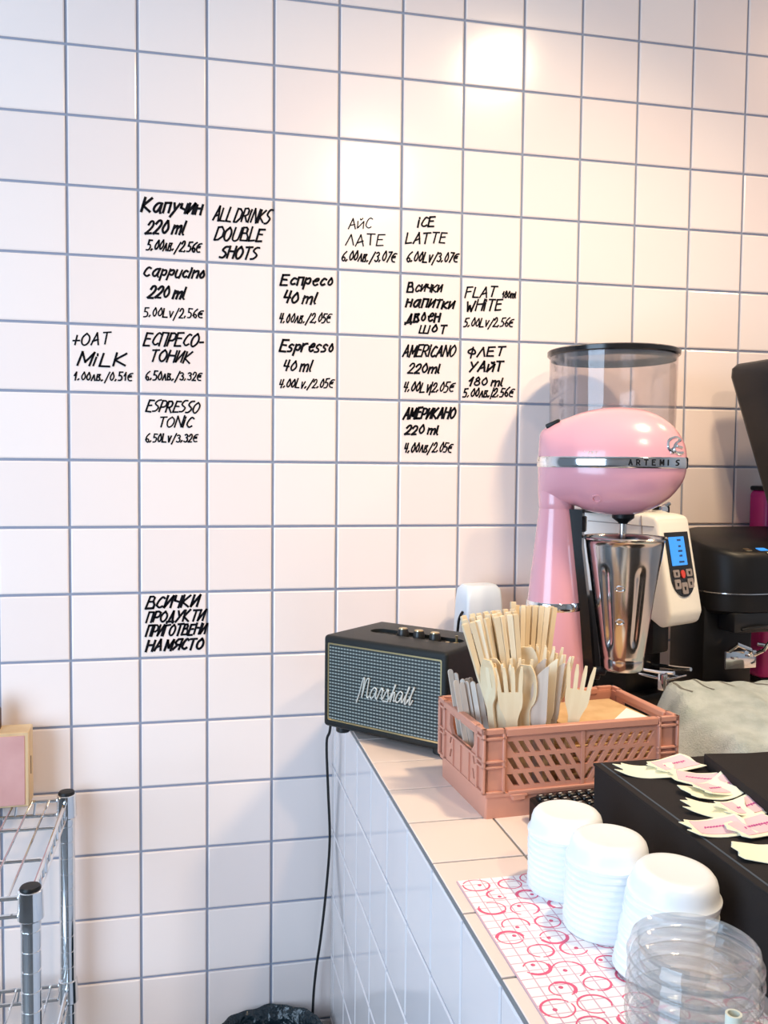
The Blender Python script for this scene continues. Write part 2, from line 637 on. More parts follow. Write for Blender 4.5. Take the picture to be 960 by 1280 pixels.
# ================================================================ SETTING
FL = -Z0 / T          # floor height in tiles
CE = 14.6             # ceiling height in tiles
CX, FACE_P, FACE_Z = 3.955, 1.03, -1.07


def tile_field(mb, org, ux, uz, nrm, c0, c1, r0, r1, px, pz, gap, depth, tilt, bev=0.018, clip=None):
    """tiles as shallow raised blocks on a plane; ux, uz in-plane axes, nrm outward"""
    org, ux, uz, nrm = Vector(org), Vector(ux), Vector(uz), Vector(nrm)
    for i in range(c0, c1):
        for j in range(r0, r1):
            a0, a1, b0, b1 = i * px + gap / 2, (i + 1) * px - gap / 2, j * pz + gap / 2, (j + 1) * pz - gap / 2
            if clip:
                a0, a1, b0, b1 = max(a0, clip[0]), min(a1, clip[1]), max(b0, clip[2]), min(b1, clip[3])
                if a1 - a0 < 0.04 or b1 - b0 < 0.04: continue
            tx, tz = random.gauss(0, tilt), random.gauss(0, tilt)
            ca, cb = (a0 + a1) / 2, (b0 + b1) / 2
            lo = [org + ux * a + uz * b for a, b in ((a0, b0), (a1, b0), (a1, b1), (a0, b1))]
            hi = []
            for a, b in ((a0 + bev, b0 + bev), (a1 - bev, b0 + bev), (a1 - bev, b1 - bev), (a0 + bev, b1 - bev)):
                hi.append(org + ux * a + uz * b + nrm * (depth + tx * (a - ca) + tz * (b - cb)))
            mid = []
            for k, (a, b) in enumerate(((a0, b0), (a1, b0), (a1, b1), (a0, b1))):
                mid.append(org + ux * a + uz * b + nrm * (depth * 0.72))
            rs = [[mb.bm.verts.new(p) for p in q] for q in (lo, mid, hi)]
            for q, r in zip(rs[:-1], rs[1:]):
                for k in range(4):
                    mb.bm.faces.new((q[k], q[(k + 1) % 4], r[(k + 1) % 4], r[k])).material_index = mb.mi
            mb.bm.faces.new(rs[2]).material_index = mb.mi


TD = 0.03   # tiles stand this far in front of the grout; their faces are the plane y = 0
mb = MB()
mb.mi = 0
mb.box((-24, TD, FL), (19, TD + 1.2, CE))
mb.mi = 1
tile_field(mb, (0, TD, 9.741), (1, 0, 0), (0, 0, -1), (0, -1, 0), -24, 19, -5, 19, 1.0, 1.0, 0.040, TD, 0.0016,
           clip=(-24, 19, 9.741 - CE, 9.741 - FL))
wall = mb.build('wall_back', ['grout', 'tile'], angle=12)
tag(wall, 'back wall of square pale pink glazed tiles with blue grey grout', kind='structure')

mb = MB(); mb.box((-24, -30, FL - 0.5), (19, 0.03, FL))
tag(mb.build('floor', 'floor'), 'grey floor', kind='structure')
mb = MB(); mb.box((-24, -30, CE), (19, 0.03, CE + 0.5))
tag(mb.build('ceiling', 'plaster'), 'white ceiling', kind='structure')

mb = MB(); mb.box((19, -30, FL), (19.6, 0.03, CE))
tag(mb.build('wall_right', 'plaster'), 'white right wall', kind='structure')
mb = MB(); mb.box((-24, -30.6, FL), (19.6, -30, CE))
tag(mb.build('wall_front', 'plaster'), 'white wall opposite the tiled wall', kind='structure')

# ---- handwritten menu on the wall tiles: (text, x0, z0, x1, z1, cap height, pen width) per line
NOTES = [
    [('Капучин', 1.048, 7.426, 1.943, 7.439, 0.198, 0.035), ('220 ml', 1.106, 7.114, 1.71, 7.129, 0.187, 0.0304), ('5.00лв./2.56€', 1.118, 6.871, 1.918, 6.882, 0.141, 0.0223)] ,
    [('Cappucino', 1.068, 6.489, 1.979, 6.488, 0.153, 0.0282), ('220 ml', 1.138, 6.174, 1.709, 6.176, 0.165, 0.0306), ('5.00Lv/2.56€', 1.077, 5.889, 1.942, 5.902, 0.13, 0.0201)] ,
    [('+OAT', 0.053, 5.411, 0.606, 5.464, 0.175, 0.0233), ('MiLK', 0.131, 5.134, 0.842, 5.142, 0.187, 0.0269), ('1.00лв./0.51€', 0.072, 4.913, 0.912, 4.933, 0.117, 0.0199)] ,
    [('ЕСПРЕСО-', 1.071, 5.462, 1.961, 5.47, 0.189, 0.026), ('ТОНИК', 1.154, 5.23, 1.776, 5.227, 0.166, 0.0261), ('6.50лв./3.32€', 1.093, 4.948, 1.924, 4.973, 0.125, 0.0202)] ,
    [('ESPRESSO', 1.103, 4.484, 1.896, 4.477, 0.167, 0.0227), ('TONiC', 1.271, 4.25, 1.799, 4.26, 0.156, 0.0216), ('6.50Lv/3.32€', 1.09, 4.023, 1.86, 4.035, 0.12, 0.0204)] ,
    [('ALL DRiNKS', 2.087, 7.374, 2.962, 7.37, 0.201, 0.0261), ('DOUBLE', 2.11, 7.079, 2.852, 7.1, 0.19, 0.0273), ('SHOTS', 2.189, 6.823, 2.764, 6.819, 0.179, 0.0286)] ,
    [('Еспресо', 3.104, 6.464, 3.935, 6.483, 0.158, 0.0303), ('40 ml', 3.142, 6.195, 3.695, 6.197, 0.17, 0.0292), ('4.00лв./2.05€', 3.081, 5.883, 3.9, 5.918, 0.14, 0.0207)] ,
    [('Espresso', 3.095, 5.449, 3.955, 5.468, 0.171, 0.0305), ('40 ml', 3.146, 5.153, 3.627, 5.156, 0.165, 0.027), ('4.00Lv./2.05€', 3.085, 4.89, 3.946, 4.914, 0.129, 0.0209)] ,
    [('АЙС', 4.159, 7.379, 4.532, 7.403, 0.159, 0.0159), ('ЛАТЕ', 4.109, 7.115, 4.729, 7.158, 0.172, 0.0196), ('6.00лв./3.07€', 4.047, 6.875, 4.927, 6.913, 0.147, 0.0221)] ,
    [('iCE', 5.265, 7.466, 5.554, 7.496, 0.155, 0.0261), ('LATTE', 5.072, 7.205, 5.742, 7.257, 0.155, 0.0236), ('6.00Lv/3.07€', 5.086, 6.925, 5.948, 6.963, 0.149, 0.0237)] ,
    [('Всички', 5.104, 6.452, 5.696, 6.491, 0.15, 0.0275), ('напитки', 5.083, 6.218, 5.9, 6.233, 0.163, 0.0313), ('двоен', 5.086, 5.974, 5.666, 6.021, 0.176, 0.0314), ('шот', 5.307, 5.815, 5.775, 5.834, 0.164, 0.0265)] ,
    [('FLAT', 6.063, 6.411, 6.6, 6.45, 0.165, 0.0241), ('180ml', 6.685, 6.441, 6.939, 6.447, 0.102, 0.0205), ('WHiTE', 6.077, 6.195, 6.699, 6.25, 0.159, 0.0267), ('5.00Lv/2.56€', 6.046, 5.947, 6.898, 5.989, 0.134, 0.0216)] ,
    [('AMERiCANO', 5.046, 5.44, 5.923, 5.459, 0.176, 0.0277), ('220ml', 5.13, 5.179, 5.691, 5.196, 0.145, 0.0278), ('4.00Lv|2.05€', 5.053, 4.88, 5.908, 4.904, 0.152, 0.0228)] ,
    [('ФЛЕТ', 6.112, 5.477, 6.749, 5.511, 0.141, 0.0281), ('УАЙТ', 6.141, 5.228, 6.73, 5.259, 0.154, 0.0307), ('180 ml', 6.132, 5.012, 6.758, 5.019, 0.128, 0.0282), ('5.00лв.|2.56€', 6.051, 4.829, 6.919, 4.852, 0.135, 0.0231)] ,
    [('АМЕРИКАНО', 5.069, 4.455, 5.938, 4.478, 0.165, 0.033), ('220 ml', 5.094, 4.208, 5.68, 4.223, 0.133, 0.0305), ('4.00лв/2.05€', 5.075, 3.915, 5.896, 3.937, 0.146, 0.0229)] ,
    [('ВСИЧКИ', 1.092, 1.513, 1.879, 1.518, 0.177, 0.0317), ('ПРОДУКТИ', 1.091, 1.293, 1.966, 1.306, 0.159, 0.0293), ('ПРИГОТВЕНИ', 1.084, 1.077, 1.99, 1.094, 0.159, 0.0294), ('НА МЯСТО', 1.089, 0.854, 1.954, 0.864, 0.159, 0.0319)] ,
]
NOTE_LABELS = [
    'handwritten cappuccino price in Cyrillic letters, top of the left column', 'handwritten Cappucino 220 ml price in Latin letters',
    'handwritten milk surcharge note, leftmost of all notes', 'handwritten Cyrillic espresso tonic price', 'handwritten ESPRESSO TONIC price in Latin letters',
    'handwritten ALL DRINKS DOUBLE SHOTS note', 'handwritten Cyrillic espresso 40 ml price', 'handwritten Espresso 40 ml price in Latin letters',
    'handwritten Cyrillic iced latte price, half lost in the lamp glare', 'handwritten ICE LATTE price in Latin letters',
    'handwritten four line Cyrillic double shot note under ICE LATTE', 'handwritten FLAT WHITE price in Latin letters',
    'handwritten AMERICANO price in Latin letters', 'handwritten Cyrillic flat white price', 'handwritten Cyrillic americano price, lowest of its column',
    'handwritten four line Cyrillic note standing alone low on the wall']
for note, lab in zip(NOTES, NOTE_LABELS):
    mb = MB()
    rng = random.Random(lab)
    lay = 0
    for (txt, x0, z0, x1, z1, h, w) in note:
        sl = 0.34 if w > 0.0205 else 0.20
        pl, tw = strokes(txt, 0.0, 0.06, rng)
        L = math.hypot(x1 - x0, z1 - z0)
        sx = (L - sl * h * 0.6) / tw
        dx, dz = (x1 - x0) / L, (z1 - z0) / L
        for p in pl:
            q = [(u * sx + v * h * sl, v * h) for u, v in p]
            lay += 1
            yy = -0.006 - 0.00002 * lay
            ribbon(mb, q, 1.06 * w * rng.uniform(0.92, 1.1), lambda u, v: (x0 + u * dx - v * dz, yy, z0 + u * dz + v * dx))
    tag(mb.build('handwritten_note', 'ink', wall, fix=False), lab)

# ================================================================ TILED COUNTER
ct = thing('tiled_counter', 'tiled counter with pale pink top and bluish white tiled side below the machines', 'counter', (CX, 0, 0))
CL = 10.4
mb = MB()
mb.mi = 0
mb.box((0.06, -CL, FL + 0.004), (10.0, -0.01, -0.06))
mb.build('counter_body', 'face_grout', ct)
mb = MB()
mb.mi = 0
mb.box((0.045, -CL, FL + 0.004), (0.06, -0.01, -0.06))
mb.mi = 1
tile_field(mb, (0.045, 0, FACE_Z), (0, -1, 0), (0, 0, -1), (-1, 0, 0), -1, 12, -1, 8, 0.953, FACE_P, 0.03, 0.045, 0.0012,
           clip=(0.02, CL, -2, -FL + FACE_Z - 0.02)) if False else None
t0 = 3.16 - 0.953 * 4
tile_field(mb, (0.045, -t0, FACE_Z), (0, -1, 0), (0, 0, -1), (-1, 0, 0), 0, 12, -1, 8, 0.953, FACE_P, 0.03, 0.045, 0.0012,
           clip=(-t0 + 0.01, CL - t0, -1.0, -FL + FACE_Z - 0.02))
mb.build('side_tiling', ['face_grout', 'face_tile'], ct, angle=12)
mb = MB()
mb.mi = 0
mb.box((0.012, -CL, -0.06), (10.0, -0.01, -0.012))
mb.mi = 1
tile_field(mb, (0.0, -t0, -0.012), (1, 0, 0), (0, -1, 0), (0, 0, 1), 0, 11, 0, 12, 0.925, 0.953, 0.028, 0.012, 0.0008,
           clip=(0.0, 10, -t0 + 0.01, CL - t0), bev=0.008)
mb.build('top_tiling', ['top_grout', 'top_tile'], ct, angle=12)

# ================================================================ LOUDSPEAKER
sp = thing('speaker', 'black leatherette speaker with woven grey grille and white script at the counter corner', 'speaker', (3.543, -1.798, 0), -0.824)
SW, SD, SH, SB = 1.985, 1.383, 1.272, 0.10
mb = MB(); mb.box((0, 0, SB), (SW, SD, SB + SH), 0.055, 4)
cab = mb.build('cabinet', 'leather', sp)
k = MB(); k.box((0.075, -0.2, SB + 0.095), (SW - 0.075, 0.045, SB + SH - 0.10), 0.02, 2)
k = k.build('cutter', 'leather', sp); bpy.context.view_layer.update(); cut(cab, k)
k = MB(); k.prism(stadium(SW / 2 + 0.06, SD * 0.52, 0.74, 0.15), SB + SH - 0.055, SB + SH + 0.2)
k = k.build('cutter', 'leather', sp); bpy.context.view_layer.update(); cut(cab, k)
mb = MB(); mb.box((0.095, 0.012, SB + 0.115), (SW - 0.095, 0.05, SB + SH - 0.12))
mb.build('grille', 'grille', sp)
mb = MB(); mb.prism(rrect(0.075, SB + 0.095, SW - 0.075, SB + SH - 0.10, 0.02), 0.004, 0.045, 'y',
                    [rrect(0.097, SB + 0.117, SW - 0.097, SB + SH - 0.122, 0.015)])
mb.build('grille_piping', 'brass', sp)
mb = MB(); mb.prism(stadium(SW / 2 + 0.06, SD * 0.52, 0.735, 0.145), SB + SH - 0.056, SB + SH - 0.045)
mb.build('control_plate', 'knobblack', sp)
for kx in (0.86, 1.12, 1.38):
    mb = MB(); mb.lathe([(0.085, 0), (0.085, 0.03), (0.075, 0.10), (0.070, 0.115)], (kx - 0.02, SD * 0.52, SB + SH - 0.045), 28)
    kn = mb.build('knob', 'knobblack', sp)
    mb = MB(); mb.lathe([(0.062, 0), (0.060, 0.012)], (kx - 0.02, SD * 0.52, SB + SH + 0.07), 28)
    tag(mb.build('knob_cap', 'brass', kn), 'brass knob cap')
mb = MB(); mb.lathe([(0.045, 0), (0.045, 0.02), (0.02, 0.03), (0.016, 0.10), (0.022, 0.12)], (1.70, SD * 0.52, SB + SH - 0.045), 18)
tag(mb.build('toggle_switch', 'brass', sp), 'brass toggle switch')
mb = MB(); mb.lathe([(0.03, 0), (0.03, 0.02)], (1.56, SD * 0.52, SB + SH - 0.045), 18)
mb.build('pilot_light', 'brass', sp)
for fx, fy in ((0.2, 0.2), (SW - 0.2, 0.2), (0.2, SD - 0.2), (SW - 0.2, SD - 0.2)):
    mb = MB(); mb.lathe([(0.085, 0.004), (0.10, 0.02), (0.10, SB + 0.01)], (fx, fy, 0), 20)
    mb.build('foot', 'knobblack', sp)
# raised white script across the grille
mb = MB()
SCR = {
    'M': '~00 13 29 39;~39 34 32;~32 48 59 69;~69 63 72 83', 'a': '~46 27 04 12 33 46;~46 42 53', 'r': '~02 15 27;~27 36 46;~37 32 43',
    's': '~03 27 36;~27 42 22 02', 'h': '~03 39 29 12;~12 26 36 32 43', 'l': '~03 39 29 12 22 34'}
x = 0.0
for ch in 'Marshall':
    mx = 0
    for st in SCR[ch].split(';'):
        pts = [(int(p[0]) / 7.0, (int(p[1]) - 2) / 7.0) for p in st.lstrip('~').split()]
        mx = max(mx, max(p[0] for p in pts))
        pts = chaikin([(x + a + b * 0.30, b) for a, b in pts])
        hh = 0.27 if ch == 'M' else 0.24
        mb.tube([(0.60 + a * 0.170, -0.012, SB + 0.50 + a * 0.005 + b * hh) for a, b in pts], 0.0095, 6)
    x += mx
mb.build('logo_script', 'whitescript', sp)

# power cord hanging from behind the speaker down into the corner
mb = MB()
pts = [(4.60, -0.55, 0.03), (4.25, -0.50, 0.025), (4.02, -0.40, 0.02), (3.915, -0.34, -0.05), (3.88, -0.26, -0.45), (3.84, -0.2, -0.67), (3.87, -0.2, -1.45),
       (3.90, -0.2, -2.22), (3.85, -0.2, -3.0), (3.77, -0.2, -3.77), (3.69, -0.2, -4.35), (3.64, -0.24, -4.96), (3.60, -0.28, -6.5), (3.55, -0.3, FL + 0.02)]


def spline(pts, n=6):
    P = [Vector(p) for p in pts]
    out = []
    for i in range(len(P) - 1):
        p0, p1, p2, p3 = P[max(i - 1, 0)], P[i], P[i + 1], P[min(i + 2, len(P) - 1)]
        for k in range(n):
            t = k / n
            out.append(0.5 * ((2 * p1) + (p2 - p0) * t + (2 * p0 - 5 * p1 + 4 * p2 - p3) * t * t + (3 * p1 - p0 - 3 * p2 + p3) * t ** 3))
    out.append(P[-1])
    return out


mb.tube(spline(pts), 0.022, 8)
tag(mb.build('power_cord', 'cord'), 'thin black power cord hanging down the wall beside the counter', 'cord')

# ================================================================ WHITE CONTAINER BEHIND THE SPEAKER
wc = thing('plastic_container', 'small white tapered plastic container standing behind the speaker', 'container', (6.20, -0.52, 0), 0.18)
mb = MB()
rs = []
for z, hw, hd, r in ((0.0, 0.37, 0.27, 0.06), (0.9, 0.345, 0.25, 0.06), (1.62, 0.315, 0.225, 0.06), (1.78, 0.30, 0.21, 0.07), (1.85, 0.25, 0.16, 0.08)):
    rs.append([(px, py, z) for px, py in rrect(-hw, -hd, hw, hd, r)])
mb.rings(rs)
mb.build('body', 'bluewhite', wc)
mb = MB(); mb.tube(spline([(-0.33, -0.1, 1.45), (-0.40, -0.1, 1.3), (-0.42, -0.1, 0.9), (-0.37, -0.1, 0.7)]), 0.022, 8)
tag(mb.build('side_clip', 'black', wc), 'thin black clip on the side')

# ================================================================ PINK DRINK MIXER
MYAW = -math.radians(31)
mx = thing('drink_mixer', 'pink retro drink mixer with chrome band and cone shaped stand', 'mixer', (6.61, -2.56, 0.174), MYAW)
MSC = 0.953
mx.scale = (MSC, MSC, MSC)
mb = MB()
mb.rings([[(0.33 + (0.86 + e) * math.cos(a), (0.55 + e) * math.sin(a), z) for a in [2 * PI * i / 40 for i in range(40)]]
          for z, e in ((-0.182, -0.02), (-0.15, 0.0), (-0.03, 0.0), (0.01, -0.04))])
mb.build('base', 'black', mx)
mb = MB()
mb.lathe([(0.54, 0.0), (0.535, 0.04), (0.40, 1.70), (0.398, 1.71)], n=56)
mb.lathe([(0.39, 1.80), (0.386, 1.82), (0.245, 3.14), (0.24, 3.16)], n=56)
mb.build('cone_stand', 'pink', mx)
mb = MB(); mb.lathe([(0.40, 1.69), (0.408, 1.71), (0.402, 1.79), (0.392, 1.81)], n=56)
tag(mb.build('stand_ring', 'chrome', mx), 'chrome ring around the cone')
# head: egg lofted along x, widest at the band height
HB = 3.78
sec = [(-0.262, 0.30, 0.50, 0.06), (-0.25, 0.40, 0.56, 0.12), (-0.20, 0.47, 0.60, 0.22), (-0.10, 0.53, 0.60, 0.33), (0.05, 0.595, 0.60, 0.43), (0.20, 0.65, 0.605, 0.505),
       (0.30, 0.69, 0.625, 0.55), (0.42, 0.72, 0.675, 0.585), (0.58, 0.75, 0.715, 0.615), (0.78, 0.765, 0.735, 0.63), (0.98, 0.755, 0.73, 0.62), (1.18, 0.72, 0.69, 0.585),
       (1.36, 0.645, 0.61, 0.525), (1.51, 0.54, 0.50, 0.44), (1.62, 0.42, 0.38, 0.34), (1.70, 0.28, 0.25, 0.225), (1.735, 0.15, 0.13, 0.12), (1.745, 0.04, 0.04, 0.03)]
NS = 44


def head_ring(s, up, dn, hw, off=0.0):
    r = []
    for i in range(NS):
        a = 2 * PI * i / NS
        c, sn = math.cos(a), math.sin(a)
        h = up if sn > 0 else dn
        # the lower half stays fuller towards the collar
        e = 2.0 if sn > 0 else 2.15
        yy = math.copysign(abs(c) ** (2 / e), c) * (hw + off)
        zz = math.copysign(abs(sn) ** (2 / e), sn) * (h + off)
        r.append((s, yy, HB + zz))
    return r


def smooth_sections(sec, n=3):
    out = []
    for i in range(len(sec) - 1):
        p = [Vector(sec[max(0, min(len(sec) - 1, i + d))]) for d in (-1, 0, 1, 2)]
        for k in range(n):
            t = k / n
            q = 0.5 * ((2 * p[1]) + (p[2] - p[0]) * t + (2 * p[0] - 5 * p[1] + 4 * p[2] - p[3]) * t * t + (3 * p[1] - p[0] - 3 * p[2] + p[3]) * t ** 3)
            out.append(tuple(max(q[j], 0.02) if j else q[j] for j in range(4)))
    out.append(sec[-1])
    return out


def V4(t):
    return Vector(t)


sec2 = smooth_sections([V4(s) for s in sec])
mb = MB()
mb.rings([head_ring(*s) for s in sec2])
hd_bm = mb.bm.copy()
head = mb.build('head', 'pink', mx, angle=50)
head_tree = BVHTree.FromBMesh(hd_bm)
mb = MB(); mb.lathe([(0.245, 3.12), (0.252, 3.13), (0.252, 3.22), (0.262, 3.37)], n=48)
mb.build('collar', 'pink', mx)
# chrome band that follows the outline of the head
pl = [(s, hw) for s, up, dn, hw in sec2]
outl = [(s, -w) for s, w in pl] + [(s, w) for s, w in reversed(pl)]
mb = MB()
cxo = 0.72


def offs(p, d):
    v = Vector((p[0] - cxo, p[1] * 1.6, 0)); v.normalize()
    return (p[0] + v.x * d, p[1] + v.y * d)


rs = [[(*offs(p, d), HB + z) for p in outl] for z, d in ((-0.075, -0.03), (-0.075, 0.008), (-0.06, 0.016), (0.06, 0.016), (0.075, 0.008), (0.075, -0.03))]
mb.rings(rs, True, False, False)
band = mb.build('chrome_band', 'chrome', mx)
# letters around the band, front side towards the nose
band_bm = bmesh.new(); band_bm.from_mesh(band.data)
for v in band_bm.verts: v.co /= T
band_tree = BVHTree.FromBMesh(band_bm)
band_bm.free()


def project(tree, s, z, lift):
    hit = tree.ray_cast(Vector((s, -3, z)), Vector((0, 1, 0)))
    p, nrm = hit[0], hit[1]
    if p is None:
        return Vector((s, 0, z))
    if nrm.y > 0: nrm = -nrm
    return p + nrm * lift


mb = MB()
for i, ch in enumerate('ARTEMIS'):
    G.setdefault('I', '02 09')
    pl_, tw = strokes(ch, 0, 0)
    for p in pl_:
        dense = []
        for a, b in zip(p[:-1], p[1:]):
            dense += [(a[0] + (b[0] - a[0]) * k / 4, a[1] + (b[1] - a[1]) * k / 4) for k in range(4)]
        dense.append(p[-1])
        ribbon(mb, [(1.02 + i * 0.098 + u * 0.048, HB - 0.033 + v * 0.068) for u, v in dense], 0.017, lambda u, v: project(band_tree, u, v, 0.003))
mb.build('band_lettering', 'black', band, fix=False)
mb = MB()
pl_, tw = strokes('Artemis'.replace('t', 'т'), 0.25, 0)
for p in pl_:
    ribbon(mb, [(0.36 + u * 0.042, HB + 0.10 + v * 0.062) for u, v in p], 0.010, lambda u, v: project(head_tree, u, v, 0.003))
tag(mb.build('script_lettering', 'paper', head, fix=False), 'small white script above the band')
# badge on the upper nose
mb = MB()
for p in (chaikin([(0.0, 0.0), (-0.09, 0.06), (-0.09, 0.2), (0.03, 0.26), (0.10, 0.2)]), chaikin([(0.1, 0.2), (0.02, 0.14), (0.0, 0.02), (0.12, -0.02)]),
          [(-0.05, 0.0), (0.15, 0.0)], [(0.05, 0.1), (0.13, 0.08)], [(-0.05, 0.04), (0.05, 0.12)]):
    q = [project(head_tree, 1.57 + a * 0.80, HB + 0.135 + b * 0.85, 0.012) for a, b in p]
    mb.tube(q, 0.02, 6)
tag(mb.build('badge', 'chrome', mx), 'chrome crest badge on the nose')
# black rocker switch on the rear top, vent plug on the cheek
mb = MB(); mb.box((-0.11, -0.10, 0), (0.10, 0.10, 0.07), 0.02, 2)
sw = mb.build('switch', 'black', mx)
sw.location = Vector((-0.04, -0.04, HB + 0.505)) * T
sw.rotation_euler = (0.0, -0.42, 0)
pp = project(head_tree, 0.60, HB - 0.49, 0.0)
mb = MB(); mb.lathe([(0.062, -0.03), (0.066, 0.01), (0.05, 0.012), (0.045, -0.02)], n=20)
plug = mb.build('screw_cap', 'pink', mx)
plug.location = pp * T
plug.rotation_euler = (math.radians(125), 0, 0)
# whisk spindle
mb = MB(); mb.lathe([(0.16, 3.08), (0.15, 2.99), (0.07, 2.93), (0.06, 2.91)], (0.92, 0, 0.02), 24)
mb.build('spindle_collar', 'black', mx)
mb = MB(); mb.lathe([(0.05, 1.3), (0.05, 3.0)], (0.92, 0, 0), 16); mb.lathe([(0.02, 1.22), (0.14, 1.24), (0.16, 1.29), (0.02, 1.31)], (0.92, 0, 0), 20)
tag(mb.build('spindle', 'steel', mx), 'steel whisk spindle')
# slanted black back rail between cone and cup with the hook that carries the cup
mb = MB()
mb.rings([[(x0, -0.15, z), (x1, -0.15, z), (x1, 0.15, z), (x0, 0.15, z)] for z, x0, x1 in ((0.0, 0.47, 0.65), (1.7, 0.34, 0.50), (2.6, 0.26, 0.38), (3.12, 0.18, 0.38))])
mb.build('back_rail', 'glossblack', mx)
mb = MB(); mb.box((0.28, -0.10, 2.80), (0.42, 0.10, 3.02), 0.02)
mb.build('rail_bracket', 'darkpart', mx)
mb = MB()
mb.box((0.26, -0.07, 2.55), (0.375, 0.07, 2.70), 0.02)
mb.build('cup_hook', 'darkpart', mx)
mb = MB()
mb.box((0.58, -0.1, 0.80), (0.74, 0.1, 0.885), 0.02)
mb.box((0.50, -0.06, 0.72), (0.66, 0.06, 0.86), 0.02)
mb.build('cup_rest', 'darkpart', mx)

# steel mixing cup hanging on the holder
cup = thing('mixing_cup', 'tall stainless steel milkshake cup hanging under the pink mixer head', 'cup', (6.61 + 0.95 * MSC * math.cos(MYAW), -2.56 + 0.95 * MSC * math.sin(MYAW), 0.174 + MSC * 0.89), MYAW)
cup.scale = (MSC, MSC, MSC)


def cup_r(r, z, a):
    d = 0.0
    for k in range(6):
        da = (a - (math.radians(-118) + k * PI / 3) + PI) % (2 * PI) - PI
        w = max(0.0, 1 - abs(z - 0.92) / 0.58)
        w = min(1.0, w * 5)
        d += -0.035 * w * math.exp(-(da / 0.11) ** 2)
    return r + d


prof = [(0.02, 0.0), (0.27, 0.0), (0.29, 0.015), (0.295, 0.05), (0.302, 0.15), (0.298, 0.17), (0.306, 0.19)]
for i in range(31):
    z = 0.22 + 1.58 * i / 30
    prof.append((0.31 + (0.535 - 0.31) * (z - 0.22) / 1.58, z))
prof += [(0.55, 1.82), (0.575, 1.83), (0.58, 1.85), (0.565, 1.865), (0.545, 1.855)]
for i in range(12):
    z = 1.82 - 1.75 * i / 11
    prof.append((0.522 - (0.522 - 0.28) * (1.82 - z) / 1.75, z))
prof.append((0.01, 0.05))
mb = MB(); mb.lathe(prof, n=96, rfun=lambda r, z, a: cup_r(r, z, a) if 0.3 < z < 1.6 else r)
mb.build('cup_body', 'steel', cup, angle=50)
for z in (0.72, 1.18):
    mb = MB()
    a0 = math.radians(-92)
    r0 = 0.31 + (0.535 - 0.31) * (z - 0.22) / 1.58 + 0.004
    mb.tube([(r0 * math.cos(a0 + da), r0 * math.sin(a0 + da), z + dz) for da, dz in [(0.13 * math.cos(t), 0.035 * math.sin(t)) for t in [2 * PI * i / 20 for i in range(20)]]], 0.012, 6, closed=True)
    mb.build('level_mark', 'chrome', cup)

# ================================================================ WHITE COFFEE GRINDER
GY = math.radians(24)
gr = thing('coffee_grinder', 'white coffee grinder with blue screen and clear hopper behind the pink mixer', 'coffee grinder', (8.30, -1.22, 0), GY)
# local: x across (right), -y towards the front
mb = MB()
mb.box((-0.40, -0.62, 0.0), (0.42, 0.55, 0.32), 0.04)
mb.box((-0.40, -0.42, 0.30), (0.44, 0.52, 1.80), 0.04)
mb.box((-0.20, -0.74, 0.95), (0.20, -0.28, 1.62), 0.05)
mb.build('black_column', 'black', gr)
mb = MB()
side = [(0.50, 1.75), (-0.55, 1.64), (-0.98, 1.40), (-1.11, 1.46), (-1.16, 1.62), (-0.88, 2.94), (-0.84, 3.00), (-0.70, 3.03), (0.45, 3.06), (0.55, 2.98), (0.57, 1.9)]
t = bmesh.new()
vs = [t.verts.new((-0.36, y, z)) for y, z in side]
t.faces.new(vs)
ex = bmesh.ops.extrude_face_region(t, geom=t.faces[:])
for g in ex['geom']:
    if isinstance(g, bmesh.types.BMVert): g.co.x = 0.40
bmesh.ops.recalc_face_normals(t, faces=t.faces[:])
bmesh.ops.bevel(t, geom=[e for e in t.edges], offset=0.05, segments=3, profile=0.5, affect='EDGES')
mb.add(t)
mb.build('housing', 'cream', gr)
# seams of the front shell
mb = MB()
for xx in (-0.366, 0.406):
    mb.tube([(xx, -0.60, 3.01), (xx, -0.66, 2.4), (xx, -0.62, 1.68)], 0.008, 6)
mb.tube([(-0.366, 0.4, 2.88), (-0.366, -0.83, 2.86)], 0.006, 6)
tag(mb.build('shell_seam', 'btn', gr), 'thin grey shell seam')
# front panel lies on the slanted front: P(u, v) u across, v down the slope
fa, fb = Vector((0, -0.88, 2.94)), Vector((0, -1.16, 1.62))
sl = (fb - fa); SLN = sl.length; sl.normalize()
nr = Vector((0, sl.z, -sl.y)); nr = nr if nr.y < 0 else -nr


def onfront(mb):
    mb.M = Matrix(((1, 0, 0, 0), (0, -sl.y, nr.y, 0), (0, -sl.z, nr.z, 0), (0, 0, 0, 1)))
    mb.M.translation = fa
    return mb


mb = onfront(MB())
mb.prism([(0.29, -0.17), (-0.25, -0.17), (-0.25, -0.80)] + [(0.02 + 0.27 * math.cos(a), -0.82 - 0.30 * math.sin(a)) for a in [PI * (0.96 - i * 0.92 / 14) for i in range(15)]] + [(0.29, -0.80)], -0.01, 0.018)
pan = mb.build('control_panel', 'glossblack', gr)
mb = onfront(MB()); mb.prism(rrect(-0.19, -0.66, 0.17, -0.24, 0.01), 0.0, 0.024)
lcd = mb.build('screen', 'lcd', gr)
tag(lcd, 'lit blue screen')
mb = onfront(MB())
for k, (v, w) in enumerate(((-0.29, 0.09), (-0.38, 0.06), (-0.45, 0.10), (-0.52, 0.07), (-0.61, 0.12))):
    mb.prism(rrect(0.04 - w / 2, v - 0.014, 0.04 + w / 2, v + 0.014, 0.004), 0.024, 0.026)
mb.build('screen_digits', 'lcdink', lcd)
